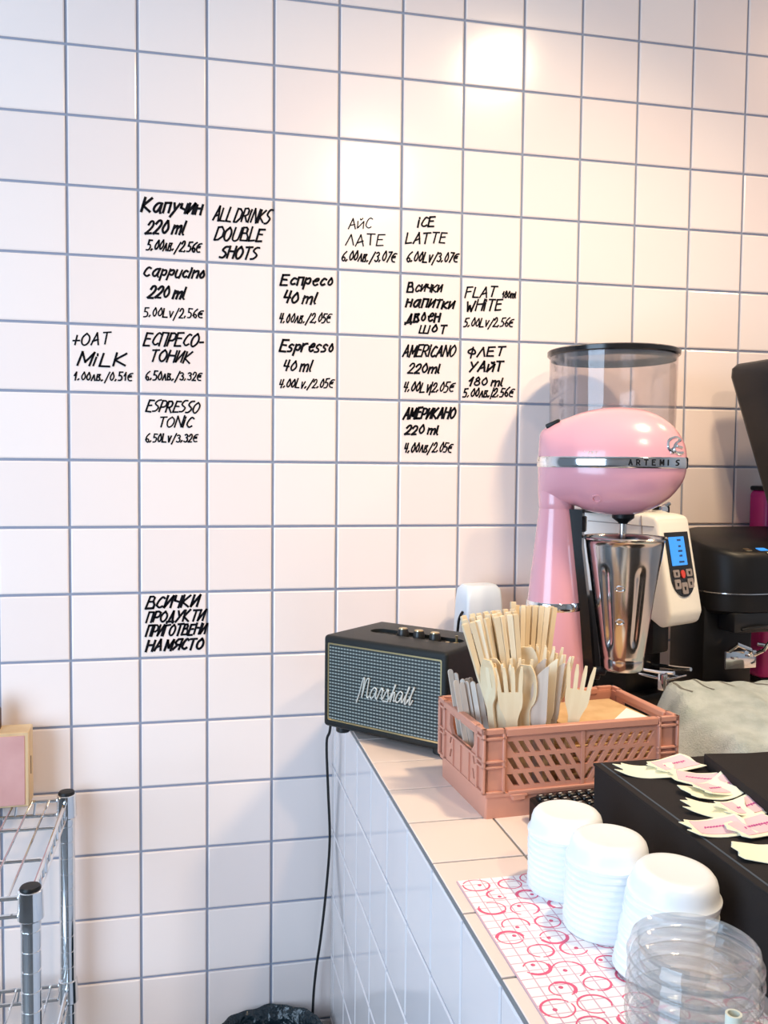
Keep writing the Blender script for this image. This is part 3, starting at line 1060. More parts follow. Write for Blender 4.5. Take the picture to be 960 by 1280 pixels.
for (u0, v0, u1, v1) in ((-0.20, -0.83, -0.06, -0.72), (0.10, -0.83, 0.24, -0.72), (-0.20, -1.00, -0.065, -0.86), (-0.045, -1.08, 0.085, -0.91), (0.105, -1.00, 0.24, -0.86)):
    mb = onfront(MB()); mb.prism(rrect(u0, v0, u1, v1, 0.025), 0.01, 0.032)
    bt = mb.build('button', 'btn', gr)
    mb = onfront(MB()); uc, vc = (u0 + u1) / 2, (v0 + v1) / 2
    mb.prism([(uc - 0.025, vc + 0.02), (uc - 0.015, vc - 0.03), (uc + 0.015, vc - 0.03), (uc + 0.025, vc + 0.02)], 0.032, 0.0335)
    mb.build('button_symbol', 'black', bt)
mb = onfront(MB()); mb.prism([(0.02 + 0.045 * math.cos(a), -0.79 + 0.06 * math.sin(a)) for a in [2 * PI * i / 16 for i in range(16)]], 0.01, 0.036)
tag(mb.build('button', 'red', gr), 'red centre button')
# portafilter fork
mb = MB(); mb.box((-0.25, -1.02, 0.62), (0.25, -0.28, 0.66), 0.01); mb.tube([(-0.2, -0.4, 0.70), (-0.22, -0.9, 0.73), (-0.2, -1.12, 0.76)], 0.03, 8); mb.tube([(0.2, -0.4, 0.70), (0.22, -0.9, 0.73), (0.2, -1.12, 0.76)], 0.03, 8)
mb.box((-0.28, -1.0, 0.48), (-0.18, -0.9, 0.72), 0.01)
tag(mb.build('portafilter_fork', 'chrome', gr), 'chrome portafilter fork')
# hopper: neck, clear tub, black lid, lever
mb = MB(); mb.lathe([(0.42, 3.02), (0.42, 3.32), (0.50, 3.4)], (-0.20, 0.12, 0), 40)
mb.build('hopper_neck', 'black', gr)
mb = MB(); mb.box((0.20, -0.55, 3.02), (0.40, -0.35, 3.14), 0.03); mb.tube([(0.30, -0.45, 3.1), (0.44, -0.5, 3.17)], 0.035, 8)
tag(mb.build('hopper_lever', 'chrome', gr), 'chrome hopper gate lever')
HX, HY = -0.20, 0.12
mb = MB()
mb.lathe([(0.46, 3.36), (0.88, 3.62), (0.935, 3.75), (0.955, 5.40), (0.945, 5.40), (0.922, 3.76), (0.87, 3.64), (0.46, 3.385)], (HX, HY, 0), 72, False, False)
mb.build('hopper', 'clear', gr)
mb = MB()
mb.lathe([(0.02, 5.40), (0.90, 5.40), (0.975, 5.395), (0.99, 5.41), (0.99, 5.47), (0.97, 5.485), (0.02, 5.50)], (HX, HY, 0), 72)
mb.lathe([(0.93, 5.33), (0.935, 5.40), (0.90, 5.40), (0.90, 5.33)], (HX, HY, 0), 72, False, False)
tag(mb.build('hopper_lid', 'glossblack', gr), 'black hopper lid')

# ================================================================ BLACK GRINDER ON THE RIGHT
bg = thing('coffee_grinder', 'black coffee grinder with lit buttons on its lid and dark hopper, at the right edge', 'coffee grinder', (10.55, -1.30, 0), math.radians(4))
mb = MB()
rs = []
for z, e, dz in ((1.50, -0.10, 0.0), (1.56, -0.02, 0.0), (1.84, 0.0, 0.0), (2.52, 0.0, 1.0), (2.58, -0.03, 1.0), (2.61, -0.09, 1.0)):
    ring = []
    for px, py in rrect(-1.16 - e, -0.74 - e, 1.16 + e, 0.74 + e, 0.62 + e, 10):
        ring.append((px, py, z + dz * py * 0.22))
    rs.append(ring)
mb.rings(rs)
mb.build('body', 'black', bg)
mb = MB()
rs = []
for e, z in ((0.0, 1.82), (0.012, 1.825), (0.012, 1.84), (0.0, 1.845)):
    rs.append([(px, py, z) for px, py in rrect(-1.16 - e, -0.74 - e, 1.16 + e, 0.74 + e, 0.62, 10)])
mb.rings(rs, True, False, False)
tag(mb.build('trim_line', 'steel', bg), 'thin bright trim line')


def onlid(px, py, up=0.0):
    return (px, py, 2.61 + py * 0.22 + up)


for (px, w, m_, lab) in ((-0.60, 0.10, 'brass', None), (-0.34, 0.16, 'lcd', 'lit blue display'), (-0.05, 0.12, 'paper', None)):
    mb = MB()
    rs = [[onlid(a, b, h) for a, b in rrect(px - w / 2, -0.62, px + w / 2, -0.50, 0.02)] for h in (-0.01, 0.008)]
    mb.rings(rs)
    b_ = mb.build('button', m_, bg)
    if lab: b_.name = 'display'; tag(b_, lab)
mb = MB(); mb.rings([[onlid(a, b, h) for a, b in rrect(-0.36, -0.71, -0.22, -0.645, 0.02)] for h in (-0.01, 0.006)])
mb.build('button', 'brass', bg)
mb = MB()
mb.box((-1.14, -0.30, 0.0), (-0.25, 0.6, 1.62), 0.05); mb.box((-1.02, -0.80, 0.0), (-0.2, 0.6, 0.28), 0.04)
mb.build('column', 'black', bg)
mb = MB()
mb.box((-1.0, -0.66, 0.70), (-0.46, -0.62, 0.97), 0.01)
mb.tube([(-0.96, -0.68, 0.98), (-0.90, -0.80, 1.10), (-0.72, -0.84, 1.02), (-0.62, -0.72, 0.95)], 0.035, 8)
mb.lathe([(0.05, 0), (0.05, 0.03)], (-0.86, -0.68, 0.86), 14); mb.lathe([(0.05, 0), (0.05, 0.03)], (-0.58, -0.68, 0.88), 14)
mb.tube([(-0.50, -0.66, 0.90), (-0.44, -0.80, 1.0), (-0.40, -0.86, 1.12)], 0.03, 8)
mb.tube(spline([(-0.40, -0.60, 1.05), (-0.25, -0.72, 1.0), (-0.22, -0.80, 0.75), (-0.30, -0.84, 0.66)]), 0.028, 8)
tag(mb.build('portafilter_holder', 'chrome', bg), 'chrome portafilter holder plate with clips')
mb = MB(); mb.tube(spline([(-0.78, -0.72, 1.30), (-0.6, -0.76, 1.33), (-0.4, -0.76, 1.34), (-0.28, -0.72, 1.32)]), 0.022, 8); mb.box((-0.9, -0.7, 1.24), (-0.2, -0.3, 1.55), 0.04)
mb.build('chute', 'darkpart', bg)
mb = MB()
rs = []
for z, hx, hy, r in ((2.60, 0.30, 0.30, 0.12), (2.80, 0.34, 0.34, 0.12), (5.20, 1.05, 0.62, 0.16), (5.34, 1.04, 0.62, 0.16), (5.41, 0.98, 0.57, 0.16)):
    rs.append([(0.90 + px, 0.02 + py, z) for px, py in rrect(-hx, -hy, hx, hy, r, 8)])
mb.rings(rs)
tag(mb.build('hopper', 'smokedhopper', bg), 'dark hopper widening upwards')

# magenta machine side behind the black grinder
em = thing('espresso_machine', 'magenta coffee machine whose side shows behind the black grinder at the right edge', 'coffee machine', (12.22, -0.40, 0))
mb = MB(); mb.box((-0.98, -0.14, 0.12), (1.2, 0.36, 3.35), 0.10, 4)
mb.build('side_panel', 'magenta', em)
mb = MB(); mb.box((-0.95, -0.13, 3.34), (1.2, 0.36, 3.42), 0.03)
mb.build('top_tray', 'black', em)
mb = MB(); mb.box((-0.95, -0.13, 0.0), (1.2, 0.36, 0.14), 0.02)
mb.build('plinth', 'black', em)

# ================================================================ FOLDING CRATE
CW, CDp, CH = 2.339, 1.44, 0.963
CYAW = 0.061
crx, cry = 4.737, -5.163
cr = thing('folding_crate', 'terracotta pink plastic folding crate holding wooden cutlery and kraft paper', 'crate', (crx, cry, 0), CYAW)


def crl(x, y, z=0.0):
    """crate coordinates to counter coordinates"""
    c, s = math.cos(CYAW), math.sin(CYAW)
    return Vector((crx + c * x - s * y, cry + s * x + c * y, z))


mb = MB()
mb.box((0.06, 0.06, 0.02), (CW - 0.06, CDp - 0.06, 0.07))
mb.prism(rrect(0.045, 0.035, CW - 0.045, CDp - 0.035, 0.03), 0.0, 0.25, 'z', [rrect(0.09, 0.08, CW - 0.09, CDp - 0.08, 0.02)])
mb.prism(rrect(0.02, 0.01, CW - 0.02, CDp - 0.01, 0.03), 0.235, 0.27, 'z', [rrect(0.10, 0.09, CW - 0.10, CDp - 0.09, 0.02)])
mb.build('base_tray', 'crate', cr)
slots = []
for r_ in range(3):
    zc_ = 0.395 + 0.175 * r_
    for half in (0, 1):
        for k in range(7):
            xc = 0.36 + k * 0.122 if half == 0 else CW - 0.36 - k * 0.122
            sl_ = -0.042 if half == 0 else 0.042
            w_, h_ = 0.033, 0.066
            slots.append([(xc - w_ - sl_, zc_ - h_), (xc + w_ - sl_, zc_ - h_), (xc + w_ + sl_, zc_ + h_), (xc - w_ + sl_, zc_ + h_)])
for side in (0, 1):
    mb = MB()
    if side:
        mb.M = Matrix.Translation((CW, CDp, 0)) @ Matrix.Rotation(PI, 4, 'Z')
    mb.prism([(0.03, 0.27), (CW - 0.03, 0.27), (CW - 0.03, 0.90), (0.03, 0.90)], 0.035, 0.075, 'y', slots)
    mb.box((0.26, 0.0, 0.875), (CW - 0.26, 0.085, 0.955), 0.01, 1)
    mb.box((CW / 2 - 0.018, 0.022, 0.27), (CW / 2 + 0.018, 0.04, 0.88))
    mb.box((0.30, 0.005, 0.255), (CW - 0.30, 0.04, 0.285), 0.005, 1)
    for xq in (0.34, CW - 0.46):
        mb.box((xq, -0.004, 0.185), (xq + 0.15, 0.05, 0.245), 0.008, 1)
        mb.box((xq - 0.02, -0.006, 0.225), (xq + 0.17, 0.03, 0.25), 0.005, 1)
    mb.build('long_side', 'crate', cr)
for side in (0, 1):
    mb = MB()
    if side:
        mb.M = Matrix.Translation((CW, CDp, 0)) @ Matrix.Rotation(PI, 4, 'Z')
    hole = [[(0.42, 0.62), (CDp - 0.42, 0.62), (CDp - 0.34, 0.70), (CDp - 0.34, 0.84), (0.34, 0.84), (0.34, 0.70)]]
    for yq in (0.30, CDp - 0.38):
        for zq in (0.34, 0.50):
            d_ = 0.04 if yq > 0.5 else -0.04
            hole.append([(yq, zq), (yq + 0.045, zq), (yq + 0.045 - d_, zq + 0.10), (yq - d_, zq + 0.10)])
    mb.prism([(0.20, 0.27), (CDp - 0.20, 0.27), (CDp - 0.20, 0.90), (0.20, 0.90)], 0.03, 0.07, 'x', hole)
    mb.box((0.0, 0.20, 0.875), (0.085, CDp - 0.20, 0.955), 0.01, 1)
    for yq in (0.46, 0.72, 0.96):
        mb.box((0.012, yq - 0.012, 0.28), (0.04, yq + 0.012, 0.60))
    mb.box((0.012, 0.22, 0.595), (0.04, CDp - 0.22, 0.62))
    for y0, y1 in ((0.0, 0.22), (CDp - 0.22, CDp)):
        # corner post: frame with recesses and two ribs
        mb.box((0.03, y0 + 0.03, 0.27), (0.07, y1 - 0.03 if y1 < 1 else y1 - 0.03, 0.92))
        yy0, yy1 = (0.03, 0.07) if y0 == 0 else (CDp - 0.07, CDp - 0.03)
        mb.box((0.03, yy0, 0.27), (0.26, yy1, 0.92))
        for z0, z1 in ((0.905, 0.963), (0.845, 0.875), (0.60, 0.625), (0.54, 0.565), (0.27, 0.295)):
            mb.box((0.0, y0, z0), (0.265, 0.05 if y0 == 0 else y1, z1), 0.006, 1) if y0 == 0 else mb.box((0.0, CDp - 0.05, z0), (0.265, CDp, z1), 0.006, 1)
            mb.box((0.0, y0, z0), (0.05, y1, z1), 0.006, 1)
        for xa in (0.0, 0.225):
            if y0 == 0: mb.box((xa, 0.0, 0.27), (xa + 0.03, 0.05, 0.963), 0.006, 1)
            else: mb.box((xa, CDp - 0.05, 0.27), (xa + 0.03, CDp, 0.963), 0.006, 1)
        mb.box((0.0, y0 + (0.19 if y0 == 0 else 0.0), 0.27), (0.05, y0 + (0.22 if y0 == 0 else 0.03), 0.963), 0.006, 1)
    mb.build('short_side', 'crate', cr)

# ---- kraft paper bags lying in the right half of the crate
for k in range(12):
    mb = MB()
    w_, d_ = 1.12, 1.02
    mb.box((-w_ / 2, -d_ / 2, 0.0), (w_ / 2, d_ / 2, 0.062), 0.012, 2)
    p = crl(1.66 + random.uniform(-.02, .02), 0.71 + random.uniform(-.02, .02), 0.075 + k * 0.0645)
    o = mb.build('kraft_paper_bag', 'kraft', None, tuple(p), CYAW + math.radians(random.uniform(-3, 3)))
    tag(o, 'flat brown kraft paper bag on top of the pile in the crate' if k == 11 else 'brown kraft paper bag within the pile in the terracotta crate', 'paper bag', 'kraft paper bags in the crate')
mb = MB()
mb.prism([(-0.30, -0.28), (0.28, -0.28), (0.28, 0.20)], 0, 0.012)
p = crl(1.86, 0.52, 0.852)
tag(mb.build('paper_sheet', 'paper', None, tuple(p), CYAW + 0.1), 'white paper corner lying on the kraft bags in the crate', 'paper')

# ---- wooden cutlery standing in the left half
LEN = 1.5


def flat_piece(widths, thick, dish=None, bend=0.05):
    """long flat piece: widths = (z, left, right); dish(z, u) pushes the surface along y"""
    mb = MB()
    NU = 9
    fr, bk = [], []
    for z, l, r in widths:
        row = []
        for i in range(NU):
            u = -1 + 2 * i / (NU - 1)
            x = l + (r - l) * i / (NU - 1)
            y = -bend * math.sin(PI * z / LEN) * 0.6 + (dish(z, u) if dish else 0.0)
            row.append((x, y, z))
        fr.append(row)
    rings = []
    for row in fr:
        rings.append([(x, y, z) for x, y, z in row] + [(x, y + thick, z) for x, y, z in reversed(row)])
    mb.rings(rings)
    return mb


def ease(t):
    t = max(0.0, min(1.0, t))
    return t * t * (3 - 2 * t)


def spoon_mb():
    ws = []
    for i in range(41):
        z = LEN * i / 40
        h = 0.052 if z < 0.05 else 0.055
        h = 0.055 + 0.0 * z
        t = (z - 0.98) / 0.52
        if t > 0:
            h = max(h * (1 - t), 0.135 * math.sqrt(max(0, 1 - (2 * max(t, 0.14) - 1.05) ** 2 / 1.12)))
            if t < 0.25: h = 0.055 + (h - 0.055) * ease(t / 0.25)
        if z < 0.06: h = 0.055 * math.sqrt(max(0.05, 1 - ((0.06 - z) / 0.06) ** 2))
        h = max(h, 0.012)
        ws.append((z, -h, h))
    return flat_piece(ws, 0.022, lambda z, u: 0.055 * (1 - u * u) * ease((z - 1.0) / 0.2) * ease((1.5 - z) / 0.12))


def knife_mb(serr=False):
    ws = []
    for i in range(61):
        z = LEN * i / 60
        r = 0.055; l = -0.055
        t = ease((z - 0.78) / 0.15)
        l = -0.055 - 0.045 * t
        r = 0.055 + 0.025 * t
        if z > 1.2:
            q = (z - 1.2) / 0.3
            l = -0.10 + 0.165 * q ** 2.2
        if serr and 0.95 < z < 1.4:
            l += 0.018 * (i % 2)
        if z < 0.06:
            k = math.sqrt(max(0.05, 1 - ((0.06 - z) / 0.06) ** 2)); l *= k; r *= k
        ws.append((z, l, max(r, l + 0.02)))
    return flat_piece(ws, 0.022)


def fork_mb():
    """outline with four tines, extruded and gently dished"""
    mb = MB()
    R_ = []
    pts = [(0.0, 0.055), (0.86, 0.055), (0.93, 0.062), (1.0, 0.085), (1.06, 0.112), (1.12, 0.124), (1.2, 0.128), (1.22, 0.129)]
    right = [(h, z) for z, h in pts]
    tines = []
    tw = 0.043
    for k in range(4):
        xc = 0.105 - k * 0.070
        spread = xc * 0.30
        tines += [(xc + tw / 2, 1.23), (xc + tw / 2 + spread * 0.6, 1.40), (xc + 0.012 + spread, 1.495), (xc - 0.012 + spread, 1.495), (xc - tw / 2 + spread * 0.6, 1.40), (xc - tw / 2, 1.23)]
    left = [(-h, z) for z, h in reversed(pts)]
    out = right + tines + left
    out = [(x * 1.04, z) for x, z in out]
    t = bmesh.new()
    vs = [t.verts.new((x, 0, z)) for x, z in out]
    es = [t.edges.new((vs[i], vs[(i + 1) % len(vs)])) for i in range(len(vs))]
    bmesh.ops.triangle_fill(t, use_beauty=True, use_dissolve=False, edges=es, normal=(0, -1, 0))
    ex = bmesh.ops.extrude_face_region(t, geom=t.faces[:])
    for g in ex['geom']:
        if isinstance(g, bmesh.types.BMVert): g.co.y += 0.022
    for v in t.verts:
        v.co.y += -0.03 * math.sin(PI * v.co.z / LEN) + 0.06 * max(0.0, v.co.z - 0.9) ** 2
    bmesh.ops.recalc_face_normals(t, faces=t.faces[:])
    mb.add(t)
    return mb


PROTO = {}


def place_stick(kind, make, m, tip, base, spin, label, cat, group):
    """stand a piece on base with its upper end towards tip (counter coordinates)"""
    if kind not in PROTO:
        o = make().build(kind.split(':')[0], m)
        PROTO[kind] = o
    else:
        o = PROTO[kind].copy()
        C.objects.link(o)
    a, b = W(*base), W(*tip)
    zd = (b - a).normalized()
    yd = Vector((math.sin(spin), math.cos(spin), 0))
    xd = yd.cross(zd).normalized()
    yd = zd.cross(xd).normalized()
    M = Matrix((xd, yd, zd)).transposed().to_4x4()
    M.translation = a
    o.matrix_world = M
    tag(o, label, cat, group)
    return o


def base_for(tip, az, length, floor=0.075):
    """foot point of a piece of given length whose top is at tip, leaning from direction az"""
    dz = tip[2] - floor
    if dz >= length:
        return (tip[0], tip[1], tip[2] - length)
    h = math.sqrt(length ** 2 - dz ** 2)
    return (tip[0] + h * math.cos(az), tip[1] + h * math.sin(az), floor)


def toward(tip, bx, by, length):
    """foot on the crate floor from the tip towards (bx, by)"""
    d = Vector((bx, by, 0.075)) - Vector(tip)
    d.normalize()
    p = Vector(tip) + d * length
    return (p.x, p.y, max(p.z, 0.075))


STL = 2.02


def stick_mb():
    mb = MB()
    mb.rings([[(-a, -b, z), (a, -b, z), (a, b, z), (-a, b, z)] for z, a, b in ((0, 0.016, 0.014), (0.02, 0.019, 0.016), (STL - 0.02, 0.031, 0.022), (STL, 0.028, 0.019))])
    return mb


rs_ = random.Random(3)
SA = []
for r_ in range(3):
    for k in range(8):
        SA.append((4.72 + k * 0.080 + r_ * 0.03 + rs_.uniform(-.02, .02), -4.66 + r_ * 0.17 + rs_.uniform(-.02, .02), 1.88 + 0.016 * k + 0.03 * r_ + rs_.uniform(-.05, .05)))
for i, tp in enumerate(SA):
    bx, by = 5.36 + (tp[0] - 5.0) * 0.35, -4.52 + (tp[1] + 4.5) * 0.5
    place_stick('chopsticks', stick_mb, 'stick', tp, toward(tp, bx, by, STL), rs_.uniform(-.5, .5),
                'wooden chopsticks leaning left in the taller left bundle in the crate', 'chopsticks', 'left bundle of chopsticks')
SBn = [(5.42, -4.14, 2.14)]
for r_ in range(2):
    for k in range(6):
        SBn.append((5.50 + k * 0.078 + rs_.uniform(-.015, .015), -4.2 + r_ * 0.13 + rs_.uniform(-.02, .02), 1.96 + rs_.uniform(-.03, .03)))
for i, tp in enumerate(SBn):
    bx, by = 5.56 + (tp[0] - 5.7) * 0.45, -4.25 + (tp[1] + 4.1) * 0.4
    place_stick('chopsticks', stick_mb, 'stick', tp, toward(tp, bx, by, STL), rs_.uniform(-.4, .4),
                'tallest wooden chopsticks standing between the two bundles' if i == 0 else 'wooden chopsticks standing upright in the right bundle before the pink cone',
                'chopsticks', 'right bundle of chopsticks')


def stirrer_mb():
    mb = MB()
    out = []
    for sx in (1, -1):
        pass
    mb.prism(stadium(0.62, 0, 0.62, 0.030), -0.008, 0.008)
    for v in mb.bm.verts:
        x, y, z = v.co
        v.co = Vector((y, z, x))
    return mb


for k in range(10):
    tp = (4.66 + (k % 5) * 0.062 + rs_.uniform(-.015, .015), -4.45 + (k // 5) * 0.22 + rs_.uniform(-.05, .05), 1.36 - 0.02 * (k % 5) + rs_.uniform(-.07, .05))
    place_stick('coffee_stirrer', stirrer_mb, 'greywood', tp, toward(tp, tp[0] + 0.24, tp[1] + 0.05, 1.24), rs_.uniform(-.3, .9),
                'thin pale wooden coffee stirrer leaning at the left end of the crate', 'stirrer', 'coffee stirrers in the crate')

CUT = [
    ('wooden_spoon', (4.88, -4.80, 1.62), 1.25, 'wooden spoon turned edge on, leftmost of the cutlery'),
    ('wooden_spoon', (4.98, -4.66, 1.60), 0.6, 'wooden spoon just behind the leftmost spoon'),
    ('wooden_fork', (4.99, -4.84, 1.58), 0.75, 'wooden fork leaning left beside the leftmost spoon'),
    ('wooden_fork', (5.07, -4.97, 1.54), 0.40, 'wooden fork leaning left in the front row, tines wide'),
    ('wooden_fork', (5.15, -4.70, 1.60), 0.35, 'wooden fork in the second row behind the left fork'),
    ('wooden_spoon', (5.22, -4.62, 1.68), 0.0, 'wooden spoon with rounded tip high in the back row'),
    ('wooden_spoon', (5.29, -4.90, 1.46), 0.75, 'wooden spoon in the front row left of the pale knife'),
    ('wooden_spoon', (5.42, -4.60, 1.70), 0.2, 'highest wooden spoon in the middle of the back row'),
    ('wooden_fork', (5.30, -4.68, 1.58), 0.3, 'wooden fork behind the middle front spoon'),
    ('wooden_knife', (5.44, -4.97, 1.40), 0.55, 'pale wooden knife standing in the centre of the front row'),
    ('wooden_knife', (5.53, -4.70, 1.60), 0.9, 'wooden knife behind the pale front knife'),
    ('wooden_knife:serrated', (5.60, -4.84, 1.62), 0.6, 'wooden knife with serrated edge right of the pale knife'),
    ('wooden_fork', (5.58, -4.62, 1.70), 0.7, 'wooden fork behind the serrated knife'),
    ('wooden_fork', (5.70, -4.58, 1.70), 0.4, 'wooden fork in the right of the back row'),
    ('wooden_fork', (5.74, -4.72, 1.64), 0.9, 'wooden fork turned edge on behind the rightmost fork'),
    ('wooden_fork', (5.80, -4.64, 1.62), 0.7, 'wooden fork, last of the back row on the right'),
    ('wooden_knife', (5.70, -4.80, 1.50), 0.8, 'wooden knife turned edge on beside the rightmost fork'),
    ('wooden_fork', (5.91, -4.97, 1.52), 0.35, 'rightmost wooden fork leaning right in the front row'),
]
for kind, tp, spin, lab in CUT:
    bx = 5.40 + (tp[0] - 5.38) * 0.60
    by = tp[1] + 0.05
    mk = {'wooden_spoon': spoon_mb, 'wooden_fork': fork_mb, 'wooden_knife': knife_mb, 'wooden_knife:serrated': lambda: knife_mb(True)}[kind]
    place_stick(kind, mk, 'greywood' if lab.startswith('pale') else 'wood', tp, toward(tp, bx, by, LEN), spin, lab, kind.split(':')[0].split('_')[1], 'wooden cutlery in the crate')

# ================================================================ BLACK KEYPAD IN FRONT OF THE CRATE
kp = thing('keyboard', 'black keyboard lying between the crate and the black box', 'keyboard', (5.24, -5.46, 0.0), 0.09)
mb = MB(); mb.prism(rrect(0, -0.26, 1.5, 0.26, 0.07), 0.0, 0.15)
mb.rings([[(px, py, z + (0.05 * (py + 0.26) / 0.5 if z > 0.16 else 0)) for px, py in rrect(0 + e, -0.26 + e, 1.5 - e, 0.26 - e, 0.07)] for z, e in ((0.148, 0), (0.18, 0.0), (0.195, 0.02))])
mb.build('case', 'black', kp)
for r_ in range(4):
    for k in range(12):
        mb = MB()
        x0, y0 = 0.07 + k * 0.114, -0.21 + r_ * 0.108
        zt = 0.195 + 0.05 * (y0 + 0.30) / 0.5
        mb.box((x0, y0, zt - 0.01), (x0 + 0.094, y0 + 0.088, zt + 0.045), 0.012, 1)
        ky = mb.build('key', 'knobblack', kp)
        mb = MB(); mb.box((x0 + 0.02, y0 + 0.045, zt + 0.045), (x0 + 0.055, y0 + 0.056, zt + 0.0462))
        mb.build('key_mark', 'paper', ky)

# ================================================================ BLACK BOXES ON THE RIGHT
BX, BY, BH = 5.71, -5.74, 0.75
bb = thing('black_box', 'large black box on the counter with pink and yellow tags on its top', 'box', (BX, BY, 0))
mb = MB(); mb.box((0, -3.9, 0.0), (3.6, 0, BH - 0.012), 0.008, 1)
mb.build('box_body', 'boxblack', bb)
mb = MB(); mb.box((-0.012, -3.91, BH - 0.03), (3.61, 0.012, BH), 0.012, 2)
mb.build('box_lid', 'boxblack', bb)
mb = MB(); mb.box((0.055, -3.88, BH - 0.001), (0.075, -0.02, BH + 0.002))
tag(mb.build('edge_seam', 'edgeblue', bb), 'worn blue seam along the left edge')
mb = MB(); mb.box((0, -2.4, 0), (1.9, 0, 0.13), 0.012, 2)
sl2 = mb.build('flat_case', 'boxblack', None, (6.74, -6.03, BH + 0.002), math.radians(8.0))
sl2.rotation_euler = (0, 0, math.radians(-8.0))
tag(sl2, 'flat black case lying on the right of the large black box', 'case')

# ---- tags scattered on the box
TAGS = [((6.10, -6.10), -20, 'yellow tag with pointed end, farthest left near the back edge', 0), ((6.42, -6.02), 12, 'pink printed tag at the back edge of the black box', 1),
        ((6.46, -6.40), -25, 'pink and yellow tag second from the back edge', 1), ((6.36, -6.72), 10, 'yellow edged tag under the pink zigzag tag', 0),
        ((6.50, -6.66), 20, 'pink zigzag tag lying across two others beside the flat case', 1), ((6.22, -7.10), -18, 'pale yellow tag in the middle of the scatter', 0),
        ((6.48, -7.12), 8, 'pink lettered tag touching the flat case', 1), ((5.98, -7.46), -5, 'yellow tag with ragged end nearest the blue seam', 1),
        ((6.28, -7.54), 15, 'pink lettered tag right of the ragged yellow tag', 1), ((6.08, -7.98), -12, 'plain yellow tag nearest the viewer at the frame edge', 0)]
for i, ((tx, ty), rot, lab, pinked) in enumerate(TAGS):
    rg = random.Random(i * 7 + 1)
    cu = rg.uniform(0.02, 0.045)
    w_, d_ = 0.25, 0.175

    def zf(u, v):
        return 0.006 + cu * (u * u) + 0.02 * max(0, v) * abs(u) + 0.004 * math.sin(3 * u + i)

    def tagsheet(u0, u1, v0, v1, lift, jag):
        mb = MB()
        nu, nv = 12, 6
        rows = []
        for a in range(nu + 1):
            u = u0 + (u1 - u0) * a / nu
            row = []
            for b in range(nv + 1):
                v = v0 + (v1 - v0) * b / nv
                uu = u
                if jag and a == 0: uu += (-0.28 if b % 3 == 1 else 0.08) * (0.7 + 0.5 * math.sin(b * 2 + i))
                if jag and a == nu: uu += 0.06 * math.cos(b * 1.3 + i)
                vv = v * (1.0 - 0.22 * max(0.0, -u)) + 0.08 * math.sin(u * 2.2 + i)
                row.append((uu * w_, vv * d_, zf(uu, vv) + lift))
            rows.append(row)
        rings = []
        for row in rows:
            rings.append(row + [(x, y, z - 0.006) for x, y, z in reversed(row)])
        mb.rings(rings)
        return mb
    lay = 0.016 if i in (1, 4, 6, 8) else 0.0
    o = tagsheet(-1, 1, -1, 1, lay, True).build('paper_tag', 'tagpaper', None, (tx, ty, BH + 0.004), math.radians(rot))
    tag(o, lab, 'tag', 'paper tags on the black box')
    if pinked:
        tagsheet(-0.78, 0.9, -0.72, 0.80, lay + 0.0072, False).build('printed_area', 'tagpink', o)
        mb = MB()
        for q in range(5):
            u0 = -0.45 + q * 0.22
            zz = chaikin([(u0, -0.08 + 0.05 * math.sin(q)), (u0 + 0.05, 0.16), (u0 + 0.11, -0.06), (u0 + 0.16, 0.14), (u0 + 0.20, 0.02)])
            ribbon(mb, zz, 0.05, lambda u, v: (u * w_, (v * (1.0 - 0.22 * max(0.0, -u)) + 0.08 * math.sin(u * 2.2 + i)) * d_, zf(u, v) + lay + 0.0095))
        mb.build('printed_scribble', 'taginkm', o, fix=False)

# ================================================================ CLOTH HEAP
mb = MB()
NX, NY = 54, 46
rows = []
for i in range(NX + 1):
    row = []
    for j in range(NY + 1):
        a, b = i / NX, j / NY
        x = 7.72 + 3.0 * a
        y = -4.75 + 2.35 * b
        ex_ = ease(a / 0.16) * ease((1 - a) / 0.1)
        ey_ = ease(b / 0.12) * (0.35 + 0.65 * ease((1 - b) / 0.08))
        z = (0.34 + 0.36 * b) * ex_ * ey_
        n1 = noise.noise(Vector((x * 1.1, y * 1.3, 0.3)))
        n2 = noise.noise(Vector((x * 2.9, y * 2.2, 2.3)))
        n3 = noise.noise(Vector((x * 6.5, y * 5.0, 5.3)))
        z = max(z + (0.10 * n1 + 0.05 * n2 + 0.022 * n3) * min(1, z * 4), 0.0) + 0.02
        xx = x + 0.22 * noise.noise(Vector((y * 1.4, 0.7, 1.1))) * (1 - a) + 0.18 * b * (1 - a)
        row.append((xx, y + 0.14 * noise.noise(Vector((x * 1.3, 4.2, 0))), z))
    rows.append(row)
rings = [r + [(x, y, max(z - 0.02, 0.002)) for x, y, z in reversed(r)] for r in rows]
mb.rings(rings)
cl = mb.build('cloth', 'cloth', None, (0, 0, 0))
CLT = BVHTree.FromPolygons([v.co / T for v in cl.data.vertices], [tuple(p.vertices) for p in cl.data.polygons])
for (xa, ya, xb, yb, w_) in ((8.30, -2.62, 8.44, -3.00, 0.05), (8.62, -2.52, 8.80, -2.95, 0.05), (9.02, -2.50, 9.20, -2.80, 0.07), (9.50, -2.50, 9.72, -2.82, 0.06)):  # short dark grey strips laid on the cloth near its back edge
    mb = MB()

    def oncloth(u, v):
        h = CLT.ray_cast(Vector((u, v, 3)), Vector((0, 0, -1)))
        return (u, v, (h[0].z if h[0] is not None else 0.5) + 0.004)
    ribbon(mb, [(xa + (xb - xa) * k / 8 + 0.03 * math.sin(k * 0.8), ya + (yb - ya) * k / 8) for k in range(9)], w_, oncloth)
    tag(mb.build('dark_stripe', 'clothdark', cl, fix=False), 'short dark stripe')
tag(cl, 'crumpled grey cleaning cloth lying in front of the grinders', 'cloth')

